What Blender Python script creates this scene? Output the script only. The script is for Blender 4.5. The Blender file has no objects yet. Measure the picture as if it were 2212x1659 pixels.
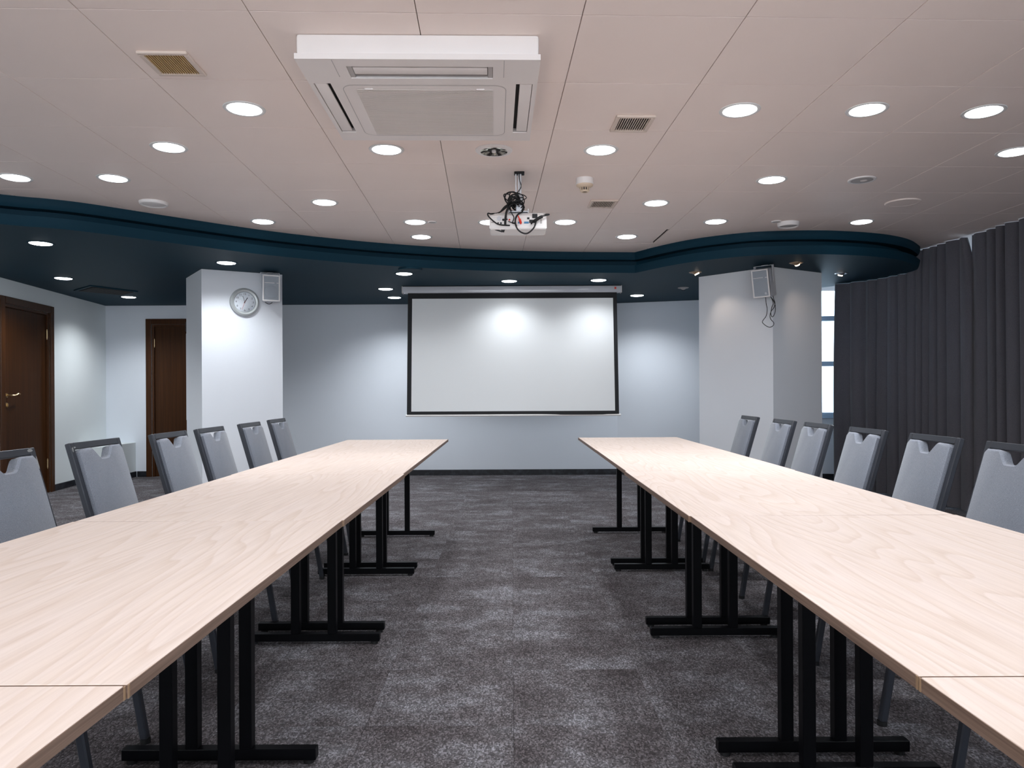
import bpy, bmesh, math, random
from mathutils import Vector, Matrix
from mathutils.geometry import tessellate_polygon
random.seed(7)
S = bpy.context.scene
COL = S.collection
PI = math.pi

# ---------------------------------------------------------------- camera
F, CX, HY, ROLL, EYE = 1600.0, 1106.0, 845.0, 0.005, 1.128
cs, sn = math.cos(ROLL), math.sin(ROLL)
cam = bpy.data.cameras.new('camera'); cam.sensor_width = 36; cam.lens = F/2212*36
cam.shift_y = 15.5/2212; cam.clip_start = 0.02; cam.clip_end = 200
co = bpy.data.objects.new('camera', cam); COL.objects.link(co)
R = Matrix(((cs, sn, 0), (0, 0, -1), (-sn, cs, 0)))      # columns: right, up, back
co.matrix_world = Matrix.Translation((0, 0, EYE)) @ R.to_4x4()
S.camera = co

# ---------------------------------------------------------------- world, exposure, large lights
S.view_settings.view_transform = 'Standard'; S.view_settings.look = 'None'
S.view_settings.gamma = 1; S.view_settings.use_curve_mapping = False
S.view_settings.exposure = 0.2
w = bpy.data.worlds.new('world'); S.world = w; w.use_nodes = True
bg = w.node_tree.nodes['Background']; bg.inputs[0].default_value = (0.68, 0.84, 1.0, 1); bg.inputs[1].default_value = 4.0
LAMP_W = 62.0
LAMP_COL = (0.90, 0.95, 1.0)
al = bpy.data.lights.new('rear_fill', 'AREA'); al.shape = 'RECTANGLE'; al.size = 6.0; al.size_y = 1.7
al.energy = 85; al.color = (1.0, 0.92, 0.86)  # warm area fill added behind the camera to brighten ceiling and walls
ao = bpy.data.objects.new('rear_fill', al); COL.objects.link(ao)
ao.location = (0, -3.3, 1.6); ao.rotation_euler = (PI/2, 0, 0)     # points +Y

def at(px, py, dz):
    """point of the plane dz above the eye that the photo shows at px, py"""
    u, v = px-CX, HY-py
    U = u*cs+v*sn; V = -u*sn+v*cs
    Y = dz*F/V
    return U*Y/F, Y
CEIL = 2.508; SOF = 2.305
DC, DS = CEIL-EYE, SOF-EYE

# ---------------------------------------------------------------- materials
def mat(name, col, rough=0.6, metal=0.0, bump=None, var=None, spec=None, emit=None, estr=0):
    m = bpy.data.materials.new(name); m.use_nodes = True
    n = m.node_tree.nodes; l = m.node_tree.links; b = n['Principled BSDF']
    b.inputs['Base Color'].default_value = (*col, 1); b.inputs['Roughness'].default_value = rough
    b.inputs['Metallic'].default_value = metal
    if spec is not None: b.inputs['Specular IOR Level'].default_value = spec
    if emit: b.inputs['Emission Color'].default_value = (*emit, 1); b.inputs['Emission Strength'].default_value = estr
    tc = n.new('ShaderNodeTexCoord')
    sc, am = var or (3.0, 0.06)
    no = n.new('ShaderNodeTexNoise'); no.inputs['Scale'].default_value = sc; no.inputs['Detail'].default_value = 4
    l.new(tc.outputs['Object'], no.inputs['Vector'])
    mx = n.new('ShaderNodeMix'); mx.data_type = 'RGBA'
    mx.inputs['A'].default_value = (*[c*(1-am) for c in col], 1); mx.inputs['B'].default_value = (*[min(1, c*(1+am)) for c in col], 1)
    l.new(no.outputs['Fac'], mx.inputs['Factor']); l.new(mx.outputs['Result'], b.inputs['Base Color'])
    if bump:
        n2 = n.new('ShaderNodeTexNoise'); n2.inputs['Scale'].default_value = bump[0]; n2.inputs['Detail'].default_value = 3
        l.new(tc.outputs['Object'], n2.inputs['Vector'])
        bp = n.new('ShaderNodeBump'); bp.inputs['Strength'].default_value = bump[1]; bp.inputs['Distance'].default_value = bump[2] if len(bump) > 2 else 0.002
        l.new(n2.outputs['Fac'], bp.inputs['Height']); l.new(bp.outputs['Normal'], b.inputs['Normal'])
    return m

def ramp(n, pts):
    r = n.new('ShaderNodeValToRGB'); e = r.color_ramp.elements
    while len(e) < len(pts): e.new(0.5)
    for i, (p, c) in enumerate(pts): e[i].position = p; e[i].color = (*c, 1)
    return r

M = {}
M['wall'] = mat('painted wall', (0.80, 0.835, 0.89), 0.7, bump=(140, 0.12, 0.001), var=(1.5, 0.03))
M['wall_light'] = mat('painted column', (0.75, 0.77, 0.81), 0.7, bump=(140, 0.12, 0.001), var=(1.5, 0.03))
M['wall_pale'] = mat('pale painted wall', (0.84, 0.88, 0.88), 0.7, bump=(140, 0.12, 0.001), var=(1.5, 0.03))
M['blue'] = mat('petrol blue paint', (0.006, 0.034, 0.056), 0.6, spec=0.12, bump=(60, 0.1, 0.001), var=(2, 0.05))
M['tile'] = mat('ceiling panel', (0.95, 0.82, 0.755), 0.55, bump=(90, 0.05, 0.001), var=(2.5, 0.03))
M['void'] = mat('unlit ceiling void', (0.10, 0.085, 0.08), 0.9)
M['white'] = mat('white plastic', (0.86, 0.82, 0.80), 0.4)
M['ac_white'] = mat('warm white enamel', (0.86, 0.80, 0.77), 0.4)
M['scuff'] = mat('bare scuffed metal', (0.45, 0.45, 0.44), 0.5)
M['trim_ring'] = mat('white trim ring', (0.75, 0.74, 0.73), 0.4)
M['grey_plastic'] = mat('grey plastic', (0.45, 0.42, 0.41), 0.5)
M['ac_grille'] = mat('beige grey grille plastic', (0.74, 0.67, 0.62), 0.5)
M['dark'] = mat('dark parts and shade', (0.012, 0.011, 0.011), 0.8)
M['cream'] = mat('aged cream plastic', (0.72, 0.58, 0.44), 0.5)
M['yellowed'] = mat('yellowed plastic', (0.62, 0.42, 0.20), 0.5)
M['beige'] = mat('beige plastic', (0.72, 0.60, 0.52), 0.5)
M['black_metal'] = mat('black powder coated steel', (0.0020, 0.0021, 0.003), 0.4, spec=0.12, bump=(400, 0.05, 0.0005))
M['chair_metal'] = mat('slate grey painted steel', (0.028, 0.031, 0.040), 0.35, bump=(300, 0.05, 0.0005))
M['rubber'] = mat('black rubber', (0.008, 0.008, 0.009), 0.7)
M['black'] = mat('black cloth border', (0.006, 0.006, 0.008), 0.7)
M['screen'] = mat('matt white projection fabric', (0.86, 0.87, 0.87), 0.8, bump=(3, 0.15, 0.01), var=(1.2, 0.015))
M['screen_case'] = mat('grey white enamel case', (0.62, 0.62, 0.66), 0.16)
M['brass'] = mat('brushed brass', (0.75, 0.55, 0.30), 0.3, 1.0)
M['chrome'] = mat('bright reflector', (0.8, 0.78, 0.66), 0.08, 1.0)
M['steel'] = mat('aluminium', (0.62, 0.63, 0.66), 0.35, 0.9)
M['clock_rim'] = mat('silver grey clock rim', (0.50, 0.52, 0.52), 0.35, 0.3)
M['clock_face'] = mat('clock face white', (0.85, 0.85, 0.87), 0.5)
M['ink'] = mat('black ink', (0.01, 0.01, 0.012), 0.6)
M['red'] = mat('red plastic', (0.75, 0.04, 0.02), 0.4)
M['blue_plastic'] = mat('blue connector', (0.05, 0.22, 0.42), 0.4)
M['speaker_grille'] = mat('grey speaker mesh', (0.36, 0.39, 0.43), 0.6, bump=(900, 0.4, 0.001))
M['speaker_body'] = mat('light grey speaker shell', (0.62, 0.62, 0.66), 0.4)
M['frame_blue'] = mat('window frame paint', (0.50, 0.66, 0.85), 0.5)
M['projector_grey'] = mat('projector top grey', (0.36, 0.38, 0.42), 0.4)
M['led'] = mat('led diffuser', (1, 1, 1), 0.5, emit=(0.92, 0.96, 1.0), estr=9.0)
M['warm_lamp'] = mat('warm halogen', (1, 1, 1), 0.5, emit=(1.0, 0.80, 0.58), estr=8.0)
M['eyeball'] = mat('brass coloured eyeball ring', (0.42, 0.30, 0.20), 0.35, 0.6)

def wood_light():
    m = bpy.data.materials.new('bleached oak laminate'); m.use_nodes = True
    n = m.node_tree.nodes; l = m.node_tree.links; b = n['Principled BSDF']
    tc = n.new('ShaderNodeTexCoord'); oi = n.new('ShaderNodeObjectInfo')
    add = n.new('ShaderNodeVectorMath'); add.operation = 'ADD'
    mul = n.new('ShaderNodeMath'); mul.operation = 'MULTIPLY'; mul.inputs[1].default_value = 37.0
    l.new(oi.outputs['Random'], mul.inputs[0]); l.new(tc.outputs['Object'], add.inputs[0]); l.new(mul.outputs[0], add.inputs[1])
    mp = n.new('ShaderNodeMapping'); mp.inputs['Scale'].default_value = (1.0, 0.10, 1); l.new(add.outputs[0], mp.inputs[0])
    # contours of a stretched noise give the cathedral grain
    n1 = n.new('ShaderNodeTexNoise'); n1.inputs['Scale'].default_value = 4.2; n1.inputs['Detail'].default_value = 1.5
    l.new(mp.outputs[0], n1.inputs['Vector'])
    m1 = n.new('ShaderNodeMath'); m1.operation = 'MULTIPLY'; m1.inputs[1].default_value = 26; l.new(n1.outputs['Fac'], m1.inputs[0])
    fr = n.new('ShaderNodeMath'); fr.operation = 'FRACT'; l.new(m1.outputs[0], fr.inputs[0])
    mp2 = n.new('ShaderNodeMapping'); mp2.inputs['Scale'].default_value = (150, 5, 1); l.new(add.outputs[0], mp2.inputs[0])
    n2 = n.new('ShaderNodeTexNoise'); n2.inputs['Scale'].default_value = 1; n2.inputs['Detail'].default_value = 3; l.new(mp2.outputs[0], n2.inputs['Vector'])
    r1 = ramp(n, [(0.0, (0.675, 0.57, 0.515)), (0.65, (0.66, 0.55, 0.485)), (0.93, (0.615, 0.50, 0.43)), (1.0, (0.67, 0.565, 0.51))])
    l.new(fr.outputs[0], r1.inputs[0])
    r2 = ramp(n, [(0.3, (0.91, 0.895, 0.885)), (0.62, (1, 1, 1))]); l.new(n2.outputs['Fac'], r2.inputs[0])
    mx = n.new('ShaderNodeMix'); mx.data_type = 'RGBA'; mx.blend_type = 'MULTIPLY'; mx.inputs['Factor'].default_value = 1
    l.new(r1.outputs[0], mx.inputs['A']); l.new(r2.outputs[0], mx.inputs['B'])
    l.new(mx.outputs['Result'], b.inputs['Base Color']); b.inputs['Roughness'].default_value = 0.5
    b.inputs['Specular IOR Level'].default_value = 0.10
    return m
M['wood'] = wood_light()
def wood_dark(name, c1, c2, sc=(40, 40, 1.2), rough=0.4):
    m = bpy.data.materials.new(name); m.use_nodes = True
    n = m.node_tree.nodes; l = m.node_tree.links; b = n['Principled BSDF']
    tc = n.new('ShaderNodeTexCoord'); mp = n.new('ShaderNodeMapping'); mp.inputs['Scale'].default_value = sc
    l.new(tc.outputs['Object'], mp.inputs[0])
    n1 = n.new('ShaderNodeTexNoise'); n1.inputs['Scale'].default_value = 1; n1.inputs['Detail'].default_value = 4; l.new(mp.outputs[0], n1.inputs['Vector'])
    r = ramp(n, [(0.3, c1), (0.7, c2)]); l.new(n1.outputs['Fac'], r.inputs[0]); l.new(r.outputs[0], b.inputs['Base Color'])
    b.inputs['Roughness'].default_value = rough; b.inputs['Specular IOR Level'].default_value = 0.2
    return m
M['door'] = wood_dark('dark stained door veneer', (0.036, 0.0125, 0.0035), (0.062, 0.022, 0.006), rough=0.35)
M['door_frame'] = wood_dark('dark stained door frame', (0.042, 0.0145, 0.0042), (0.070, 0.025, 0.0075), rough=0.35)
M['edge'] = wood_dark('oak edge banding', (0.14, 0.088, 0.064), (0.24, 0.158, 0.118), (60, 3, 260), 0.5)
M['edge_tip'] = mat('worn glue at edge corner', (0.28, 0.175, 0.10), 0.5)

def carpet():
    m = bpy.data.materials.new('mottled loop carpet'); m.use_nodes = True
    n = m.node_tree.nodes; l = m.node_tree.links; b = n['Principled BSDF']
    tc = n.new('ShaderNodeTexCoord'); oi = n.new('ShaderNodeObjectInfo')
    rm = n.new('ShaderNodeMath'); rm.operation = 'MULTIPLY'; rm.inputs[1].default_value = 53.0; l.new(oi.outputs['Random'], rm.inputs[0])
    ad = n.new('ShaderNodeVectorMath'); ad.operation = 'ADD'; l.new(tc.outputs['Object'], ad.inputs[0]); l.new(rm.outputs[0], ad.inputs[1])
    mp = n.new('ShaderNodeMapping'); mp.inputs['Scale'].default_value = (1.0, 1.3, 1); l.new(ad.outputs[0], mp.inputs[0])
    big = n.new('ShaderNodeTexNoise'); big.inputs['Scale'].default_value = 3.2; big.inputs['Detail'].default_value = 9; big.inputs['Roughness'].default_value = 0.72
    l.new(mp.outputs[0], big.inputs['Vector'])
    r1 = ramp(n, [(0.34, (0.074, 0.063, 0.065)), (0.50, (0.114, 0.103, 0.107)), (0.67, (0.205, 0.20, 0.214))])
    l.new(big.outputs['Fac'], r1.inputs[0])
    v = n.new('ShaderNodeTexVoronoi'); v.inputs['Scale'].default_value = 210; mp3 = n.new('ShaderNodeMapping'); mp3.inputs['Scale'].default_value = (1, 0.6, 1)
    l.new(tc.outputs['Object'], mp3.inputs[0]); l.new(mp3.outputs[0], v.inputs['Vector'])
    sx = n.new('ShaderNodeSeparateColor'); l.new(v.outputs['Color'], sx.inputs[0])
    r2 = ramp(n, [(0.0, (0.45, 0.45, 0.45)), (0.55, (0.9, 0.9, 0.9)), (1.0, (1.9, 1.9, 1.95))]); l.new(sx.outputs[0], r2.inputs[0])
    mx = n.new('ShaderNodeMix'); mx.data_type = 'RGBA'; mx.blend_type = 'MULTIPLY'; mx.inputs['Factor'].default_value = 1
    l.new(r1.outputs[0], mx.inputs['A']); l.new(r2.outputs[0], mx.inputs['B'])
    l.new(mx.outputs['Result'], b.inputs['Base Color'])
    bp = n.new('ShaderNodeBump'); bp.inputs['Strength'].default_value = 0.6; bp.inputs['Distance'].default_value = 0.004; bp.invert = True
    l.new(v.outputs['Distance'], bp.inputs['Height']); l.new(bp.outputs['Normal'], b.inputs['Normal'])
    b.inputs['Roughness'].default_value = 0.95; b.inputs['Specular IOR Level'].default_value = 0.15
    return m
M['carpet'] = carpet()
def fabric(name, c1, c2, sc):
    m = bpy.data.materials.new(name); m.use_nodes = True
    n = m.node_tree.nodes; l = m.node_tree.links; b = n['Principled BSDF']
    tc = n.new('ShaderNodeTexCoord')
    outs = []
    for s in ((1, 3.5, 3.5), (1, 1, 7)):
        mp = n.new('ShaderNodeMapping'); mp.inputs['Scale'].default_value = s; l.new(tc.outputs['Object'], mp.inputs[0])
        t = n.new('ShaderNodeTexNoise'); t.inputs['Scale'].default_value = sc; t.inputs['Detail'].default_value = 2; l.new(mp.outputs[0], t.inputs['Vector']); outs.append(t)
    a = n.new('ShaderNodeMath'); a.operation = 'ADD'; l.new(outs[0].outputs['Fac'], a.inputs[0]); l.new(outs[1].outputs['Fac'], a.inputs[1])
    h = n.new('ShaderNodeMath'); h.operation = 'MULTIPLY'; h.inputs[1].default_value = 0.5; l.new(a.outputs[0], h.inputs[0])
    r = ramp(n, [(0.38, c1), (0.62, c2)]); l.new(h.outputs[0], r.inputs[0]); l.new(r.outputs[0], b.inputs['Base Color'])
    bp = n.new('ShaderNodeBump'); bp.inputs['Strength'].default_value = 0.3; bp.inputs['Distance'].default_value = 0.001
    l.new(h.outputs[0], bp.inputs['Height']); l.new(bp.outputs['Normal'], b.inputs['Normal'])
    b.inputs['Roughness'].default_value = 0.9; b.inputs['Specular IOR Level'].default_value = 0.2
    b.inputs['Sheen Weight'].default_value = 0.25
    return m
M['chair_fabric'] = fabric('grey melange upholstery', (0.115, 0.127, 0.155), (0.285, 0.305, 0.350), 300)
M['curtain'] = fabric('dark grey blackout curtain', (0.085, 0.078, 0.086), (0.215, 0.200, 0.215), 260)
def marble():
    m = bpy.data.materials.new('dark marble skirting'); m.use_nodes = True
    n = m.node_tree.nodes; l = m.node_tree.links; b = n['Principled BSDF']
    tc = n.new('ShaderNodeTexCoord'); t = n.new('ShaderNodeTexNoise'); t.inputs['Scale'].default_value = 14; t.inputs['Detail'].default_value = 6
    l.new(tc.outputs['Object'], t.inputs['Vector'])
    r = ramp(n, [(0.45, (0.008, 0.009, 0.012)), (0.7, (0.035, 0.038, 0.048))]); l.new(t.outputs['Fac'], r.inputs[0]); l.new(r.outputs[0], b.inputs['Base Color'])
    b.inputs['Roughness'].default_value = 0.35
    return m
M['marble'] = marble()
def glass():
    m = bpy.data.materials.new('clear glass'); m.use_nodes = True
    n = m.node_tree.nodes; l = m.node_tree.links; n.remove(n['Principled BSDF'])
    t = n.new('ShaderNodeBsdfTransparent'); t.inputs[0].default_value = (0.95, 0.98, 1, 1)
    g = n.new('ShaderNodeBsdfGlossy'); g.inputs['Roughness'].default_value = 0.02
    f = n.new('ShaderNodeFresnel'); f.inputs[0].default_value = 1.45
    mx = n.new('ShaderNodeMixShader'); l.new(f.outputs[0], mx.inputs[0]); l.new(t.outputs[0], mx.inputs[1]); l.new(g.outputs[0], mx.inputs[2])
    l.new(mx.outputs[0], n['Material Output'].inputs[0])
    return m
M['glass'] = glass()

# ---------------------------------------------------------------- mesh helpers
def box(bm, x0, x1, y0, y1, z0, z1, bev=0.0, seg=2, mx=None):
    r = bmesh.ops.create_cube(bm, size=1.0)
    vs = r['verts']
    T = Matrix.Translation(((x0+x1)/2, (y0+y1)/2, (z0+z1)/2)) @ Matrix.Diagonal((abs(x1-x0), abs(y1-y0), abs(z1-z0), 1))
    if mx is not None: T = mx @ T
    bmesh.ops.transform(bm, matrix=T, verts=vs)
    if bev:
        es = list({e for v in vs for e in v.link_edges})
        bmesh.ops.bevel(bm, geom=es, offset=bev, segments=seg, affect='EDGES', profile=0.5)
def beam(bm, p, q, wy, wd, bev=0.003, side=Vector((0, 1, 0))):
    p, q = Vector(p), Vector(q); z = (q-p); L = z.length; z.normalize()
    x = side.cross(z); x.normalize(); y = z.cross(x)
    T = Matrix((x, y, z)).transposed().to_4x4(); T.translation = (p+q)/2
    box(bm, -wd/2, wd/2, -wy/2, wy/2, -L/2, L/2, bev, 1, T)
def cyl(bm, c, r, z0, z1, r2=None, seg=32, mx=None):
    T = Matrix.Translation((c[0], c[1], (z0+z1)/2))
    if mx is not None: T = mx @ T
    bmesh.ops.create_cone(bm, cap_ends=True, segments=seg, radius1=r, radius2=r if r2 is None else r2, depth=z1-z0, matrix=T)
def lathe(bm, prof, seg=32, mx=None, close=False):
    rings = []
    for r, z in prof:
        ring = []
        for i in range(seg):
            a = 2*PI*i/seg; v = Vector((r*math.cos(a), r*math.sin(a), z))
            ring.append(bm.verts.new(mx @ v if mx is not None else v))
        rings.append(ring)
    for a, b in zip(rings, rings[1:]+([rings[0]] if close else [])):
        for i in range(seg):
            bm.faces.new((a[i], a[(i+1) % seg], b[(i+1) % seg], b[i]))
def smooth(pts, k=6):
    P = [Vector(p) for p in pts]; P = [P[0]*2-P[1]]+P+[P[-1]*2-P[-2]]; out = []
    for i in range(1, len(P)-2):
        for j in range(k):
            t = j/k
            out.append(0.5*((2*P[i])+(-P[i-1]+P[i+1])*t+(2*P[i-1]-5*P[i]+4*P[i+1]-P[i+2])*t*t+(-P[i-1]+3*P[i]-3*P[i+1]+P[i+2])*t**3))
    out.append(P[-2]); return out
def tube(bm, pts, r, seg=8, k=6):
    P = smooth(pts, k) if k else [Vector(p) for p in pts]
    up = Vector((0.13, 0.21, 1)).normalized(); rings = []
    for i, p in enumerate(P):
        d = (P[min(i+1, len(P)-1)]-P[max(i-1, 0)]).normalized()
        x = up.cross(d)
        if x.length < 1e-4: x = Vector((1, 0, 0)).cross(d)
        x.normalize(); y = d.cross(x); up = y.cross(x)*-1 if False else up
        rings.append([bm.verts.new(p+(x*math.cos(2*PI*j/seg)+y*math.sin(2*PI*j/seg))*r) for j in range(seg)])
    for a, b in zip(rings, rings[1:]):
        for j in range(seg): bm.faces.new((a[j], a[(j+1) % seg], b[(j+1) % seg], b[j]))
    bm.faces.new(rings[0][::-1]); bm.faces.new(rings[-1])
def mesh(name, bm, m, sm=False):
    bmesh.ops.recalc_face_normals(bm, faces=bm.faces)
    me = bpy.data.meshes.new(name); bm.to_mesh(me); bm.free(); me.materials.append(M[m])
    if sm:
        for p in me.polygons: p.use_smooth = True
        try: me.set_sharp_from_angle(angle=math.radians(35))
        except Exception: pass
    return me
def obj(name, bm, m, parent=None, sm=False, loc=None):
    me = bm if isinstance(bm, bpy.types.Mesh) else mesh(name, bm, m, sm)
    o = bpy.data.objects.new(name, me); COL.objects.link(o)
    if parent: o.parent = parent
    if loc: o.location = loc
    return o
def tag(o, label, cat, group=None):
    o['label'] = label; o['category'] = cat
    if group: o['group'] = group
    return o
def thing(name, label, cat, loc=(0, 0, 0), rz=0, group=None, rot=None):
    o = bpy.data.objects.new(name, None); COL.objects.link(o); o.empty_display_size = 0.1
    o.location = loc; o.rotation_euler = rot or (0, 0, rz)
    return tag(o, label, cat, group)
def struct(name, bm, m, parent=None, sm=False):
    o = obj(name, bm, m, parent, sm)
    if not parent: o['kind'] = 'structure'
    return o
def dup(root, label, loc, rz=None, group=None):
    r = root.copy(); COL.objects.link(r); r.location = loc; r['label'] = label
    if rz is not None: r.rotation_euler = (0, 0, rz)
    if group: r['group'] = group
    for ch in list(root.children):
        c = ch.copy(); COL.objects.link(c); c.parent = r
        for g in list(ch.children):
            d = g.copy(); COL.objects.link(d); d.parent = c
    return r
def B(): return bmesh.new()
def prism(bm, pts, z0, z1, mx=None):
    a = [bm.verts.new(Vector((x, y, z0))) for x, y in pts]; b = [bm.verts.new(Vector((x, y, z1))) for x, y in pts]
    for t in tessellate_polygon([[Vector((x, y, 0)) for x, y in pts]]):
        bm.faces.new([a[i] for i in t]); bm.faces.new([b[i] for i in t][::-1])
    n = len(pts)
    for i in range(n): bm.faces.new((a[i], a[(i+1) % n], b[(i+1) % n], b[i]))
    if mx is not None: bmesh.ops.transform(bm, matrix=mx, verts=a+b)
def wallseg(name, p, q, z0, z1, m, th=0.12, parent=None, openings=()):
    """wall from p to q (thickness to the left-hand outside), openings = (s0,s1,za,zb)"""
    p, q = Vector((*p, 0)), Vector((*q, 0)); d = q-p; L = d.length; d.normalize(); n = Vector((-d.y, d.x, 0))
    T = Matrix((d, n, Vector((0, 0, 1)))).transposed().to_4x4(); T.translation = p
    bm = B(); s = 0
    for (a, b, za, zb) in sorted(openings):
        box(bm, s, a, 0, th, z0, z1, mx=T)
        if za > z0: box(bm, a, b, 0, th, z0, za, mx=T)
        if zb < z1: box(bm, a, b, 0, th, zb, z1, mx=T)
        s = b
    box(bm, s, L, 0, th, z0, z1, mx=T)
    o = struct(name, bm, m, parent); return o, T, L

# ================================================================= SHELL
CL = (-5.47, 9.98)                     # back left corner
LW0 = (-5.17, 7.5)
lw_dir = (Vector(CL)-Vector(LW0)).normalized()
LWs = Vector(CL)-lw_dir*13.6           # left wall start, behind the camera
bm = B(); box(bm, -7, 5.6, -3.7, 10.6, -0.05, -0.006); floor = struct('floor', bm, 'dark')
bm = B(); FX, FY0, FY1 = 3.0, 0.5, 8.0
for q in ((-7, -FX-0.0003, -3.7, 10.6), (FX+0.0003, 5.6, -3.7, 10.6)): box(bm, *q, -0.0055, 0.0)
box(bm, -FX, FX, -3.7, FY0-0.0003, -0.0055, 0.0)
obj('carpet', bm, 'carpet', floor)
bm = B(); box(bm, -FX, FX, FY1+0.0003, 10.6, -0.0055, 0.0); obj('carpet', bm, 'carpet', floor)
bm = B(); box(bm, -0.2496, 0.2496, -0.2496, 0.2496, -0.0055, 0.0, 0.0006, 1); ctile = mesh('carpet_tile', bm, 'carpet')
for i in range(12):
    for j in range(15):
        o = bpy.data.objects.new('carpet_tile', ctile); COL.objects.link(o); o.parent = floor
        o.location = (-FX+0.25+0.5*i, FY0+0.25+0.5*j, 0); o.rotation_euler = (0, 0, random.choice((0, PI)))

# door openings along left wall: distance from the corner
def lw_s(px):                         # s measured from LWs where the ray through px meets the left wall
    a = (px-CX)/F
    # P = LWs + d*s ; X = a*Y
    d = lw_dir; return (a*LWs.y-LWs.x)/(d.x-a*d.y)
s1 = lw_s(8); s2 = lw_s(107)
DH = 2.05
_, TL, LL = wallseg('wall_left', (LWs.x, LWs.y), CL, 0, 2.62, 'wall_pale', openings=[(s1, s2, 0, DH)])
DX0 = -4.85; DX1 = -3.99
wb, TB, _ = wallseg('wall_back', CL, (1.42, 9.98), 0, 2.62, 'wall', openings=[(DX0-CL[0], DX1-CL[0], 0, DH)])
WR = [(1.42, 9.98), (3.3, 9.42), (5.15, 9.0), (5.15, -3.4)]
wallseg('wall_right', WR[0], WR[1], 0, 2.62, 'wall')
WZ0, WZ1 = 0.80, 2.50
_, TW1, LW1 = wallseg('wall_right', WR[1], WR[2], 0, 2.62, 'wall', openings=[(0.1, 1.8, WZ0, WZ1)])
_, TW2, LW2 = wallseg('wall_right', WR[2], WR[3], 0, 2.62, 'wall', openings=[(0.3+i*2.4, 2.5+i*2.4, WZ0, WZ1) for i in range(5)])
wallseg('wall_rear', (5.15, -3.4), (LWs.x, -3.4), 0, 2.62, 'wall', openings=[(2.1, 8.2, 0.75, 2.45)])

def door(name, T, a, b, flip):
    d = bpy.data.objects.new(name, None); COL.objects.link(d); d.matrix_world = T @ Matrix.Translation((a, 0, 0)); d['kind'] = 'structure'
    W = b-a
    bm = B()                                   # frame with architrave (local y<0 is the room)
    for x0, x1, z0, z1 in ((-0.075, 0.0, 0, DH+0.075), (W, W+0.075, 0, DH+0.075), (0.0, W, DH, DH+0.075)):
        box(bm, x0, x1, -0.022, 0.0, z0, z1, 0.006)
    for x0, x1, z0, z1 in ((0, 0.03, 0, DH), (W-0.03, W, 0, DH), (0.03, W-0.03, DH-0.03, DH)):
        box(bm, x0, x1, -0.002, 0.12, z0, z1, 0.003)
    obj('door_frame', bm, 'door_frame', d)
    bm = B(); box(bm, 0.0295, W-0.0295, 0.022, 0.062, 0.003, DH-0.0295, 0.002)
    leaf = obj('door_leaf', bm, 'door', d)
    hx = 0.09 if not flip else W-0.09; sg = 1 if not flip else -1
    bm = B(); R90 = Matrix.Translation((hx, 0.022, 0)) @ Matrix.Rotation(PI/2, 4, 'X')
    cyl(bm, (0, 1.13-0.02), 0.024, 0.0, 0.008, mx=R90 @ Matrix.Identity(4), seg=24)
    tube(bm, [(hx, 0.016, 1.11), (hx, -0.03, 1.11), (hx+sg*0.012, -0.045, 1.11), (hx+sg*0.06, -0.045, 1.115), (hx+sg*0.10, -0.045, 1.128), (hx+sg*0.135, -0.042, 1.122)], 0.008)
    obj('door_handle', bm, 'brass', leaf, True)['label'] = 'curved brass lever handle'
    bm = B(); cyl(bm, (0, 1.01), 0.024, 0.0, 0.008, mx=R90, seg=24); box(bm, hx-0.003, hx+0.003, 0.004, 0.016, 0.995, 1.025, 0.001)
    obj('lock_rose', bm, 'brass', leaf, True)['label'] = 'round brass lock plate'
    hh = W-0.03 if not flip else 0.03
    for z in (0.33, 1.80):
        bm = B(); cyl(bm, (hh, 0.010), 0.007, z-0.045, z+0.045, seg=12); cyl(bm, (hh, 0.010), 0.004, z-0.058, z+0.058, seg=12)
        obj('hinge', bm, 'brass', leaf, True)
    return d
door('door_1', TL, s1, s2, False)
door('door_2', TB, DX0-CL[0], DX1-CL[0], True)

# windows
def window(name, T, a, b, z0, z1, bars, verts):
    d = bpy.data.objects.new(name, None); COL.objects.link(d); d.matrix_world = T @ Matrix.Translation((a, 0, 0)); d['kind'] = 'structure'
    W = b-a; bm = B()
    for x0, x1, za, zb in ((0, 0.05, z0, z1), (W-0.05, W, z0, z1), (0.05, W-0.05, z0, z0+0.04), (0.05, W-0.05, z1-0.05, z1)):
        box(bm, x0, x1, 0.02, 0.09, za, zb, 0.004)
    obj('window_frame', bm, 'frame_blue', d)
    for z in bars:
        bm = B(); box(bm, 0.05, W-0.05, 0.01, 0.09, z-0.03, z+0.03, 0.004); obj('glazing_bar', bm, 'frame_blue', d)
    for x in verts:
        bm = B(); box(bm, x-0.03, x+0.03, 0.012, 0.092, z0+0.04, z1-0.05, 0.004); obj('glazing_bar', bm, 'frame_blue', d)
    bm = B(); box(bm, 0.0, W, -0.03, 0.02, z0-0.03, z0, 0.004); obj('window_sill', bm, 'frame_blue', d)
    zs = [z0+0.04]+sum(([z-0.03, z+0.03] for z in bars), [])+[z1-0.05]
    xs = [0.05]+sum(([x-0.03, x+0.03] for x in verts), [])+[W-0.05]
    for i in range(0, len(xs), 2):
        for j in range(0, len(zs), 2):
            bm = B(); box(bm, xs[i], xs[i+1], 0.047, 0.053, zs[j], zs[j+1]); obj('pane', bm, 'glass', d)
    return d
window('window_1', TW1, 0.1, 1.8, WZ0, WZ1, (1.452, 2.02), (1.0,))
for i in range(5): window('window_%d' % (i+2), TW2, 0.3+i*2.4, 2.5+i*2.4, WZ0, WZ1, (1.452, 2.02), (1.1,))

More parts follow.
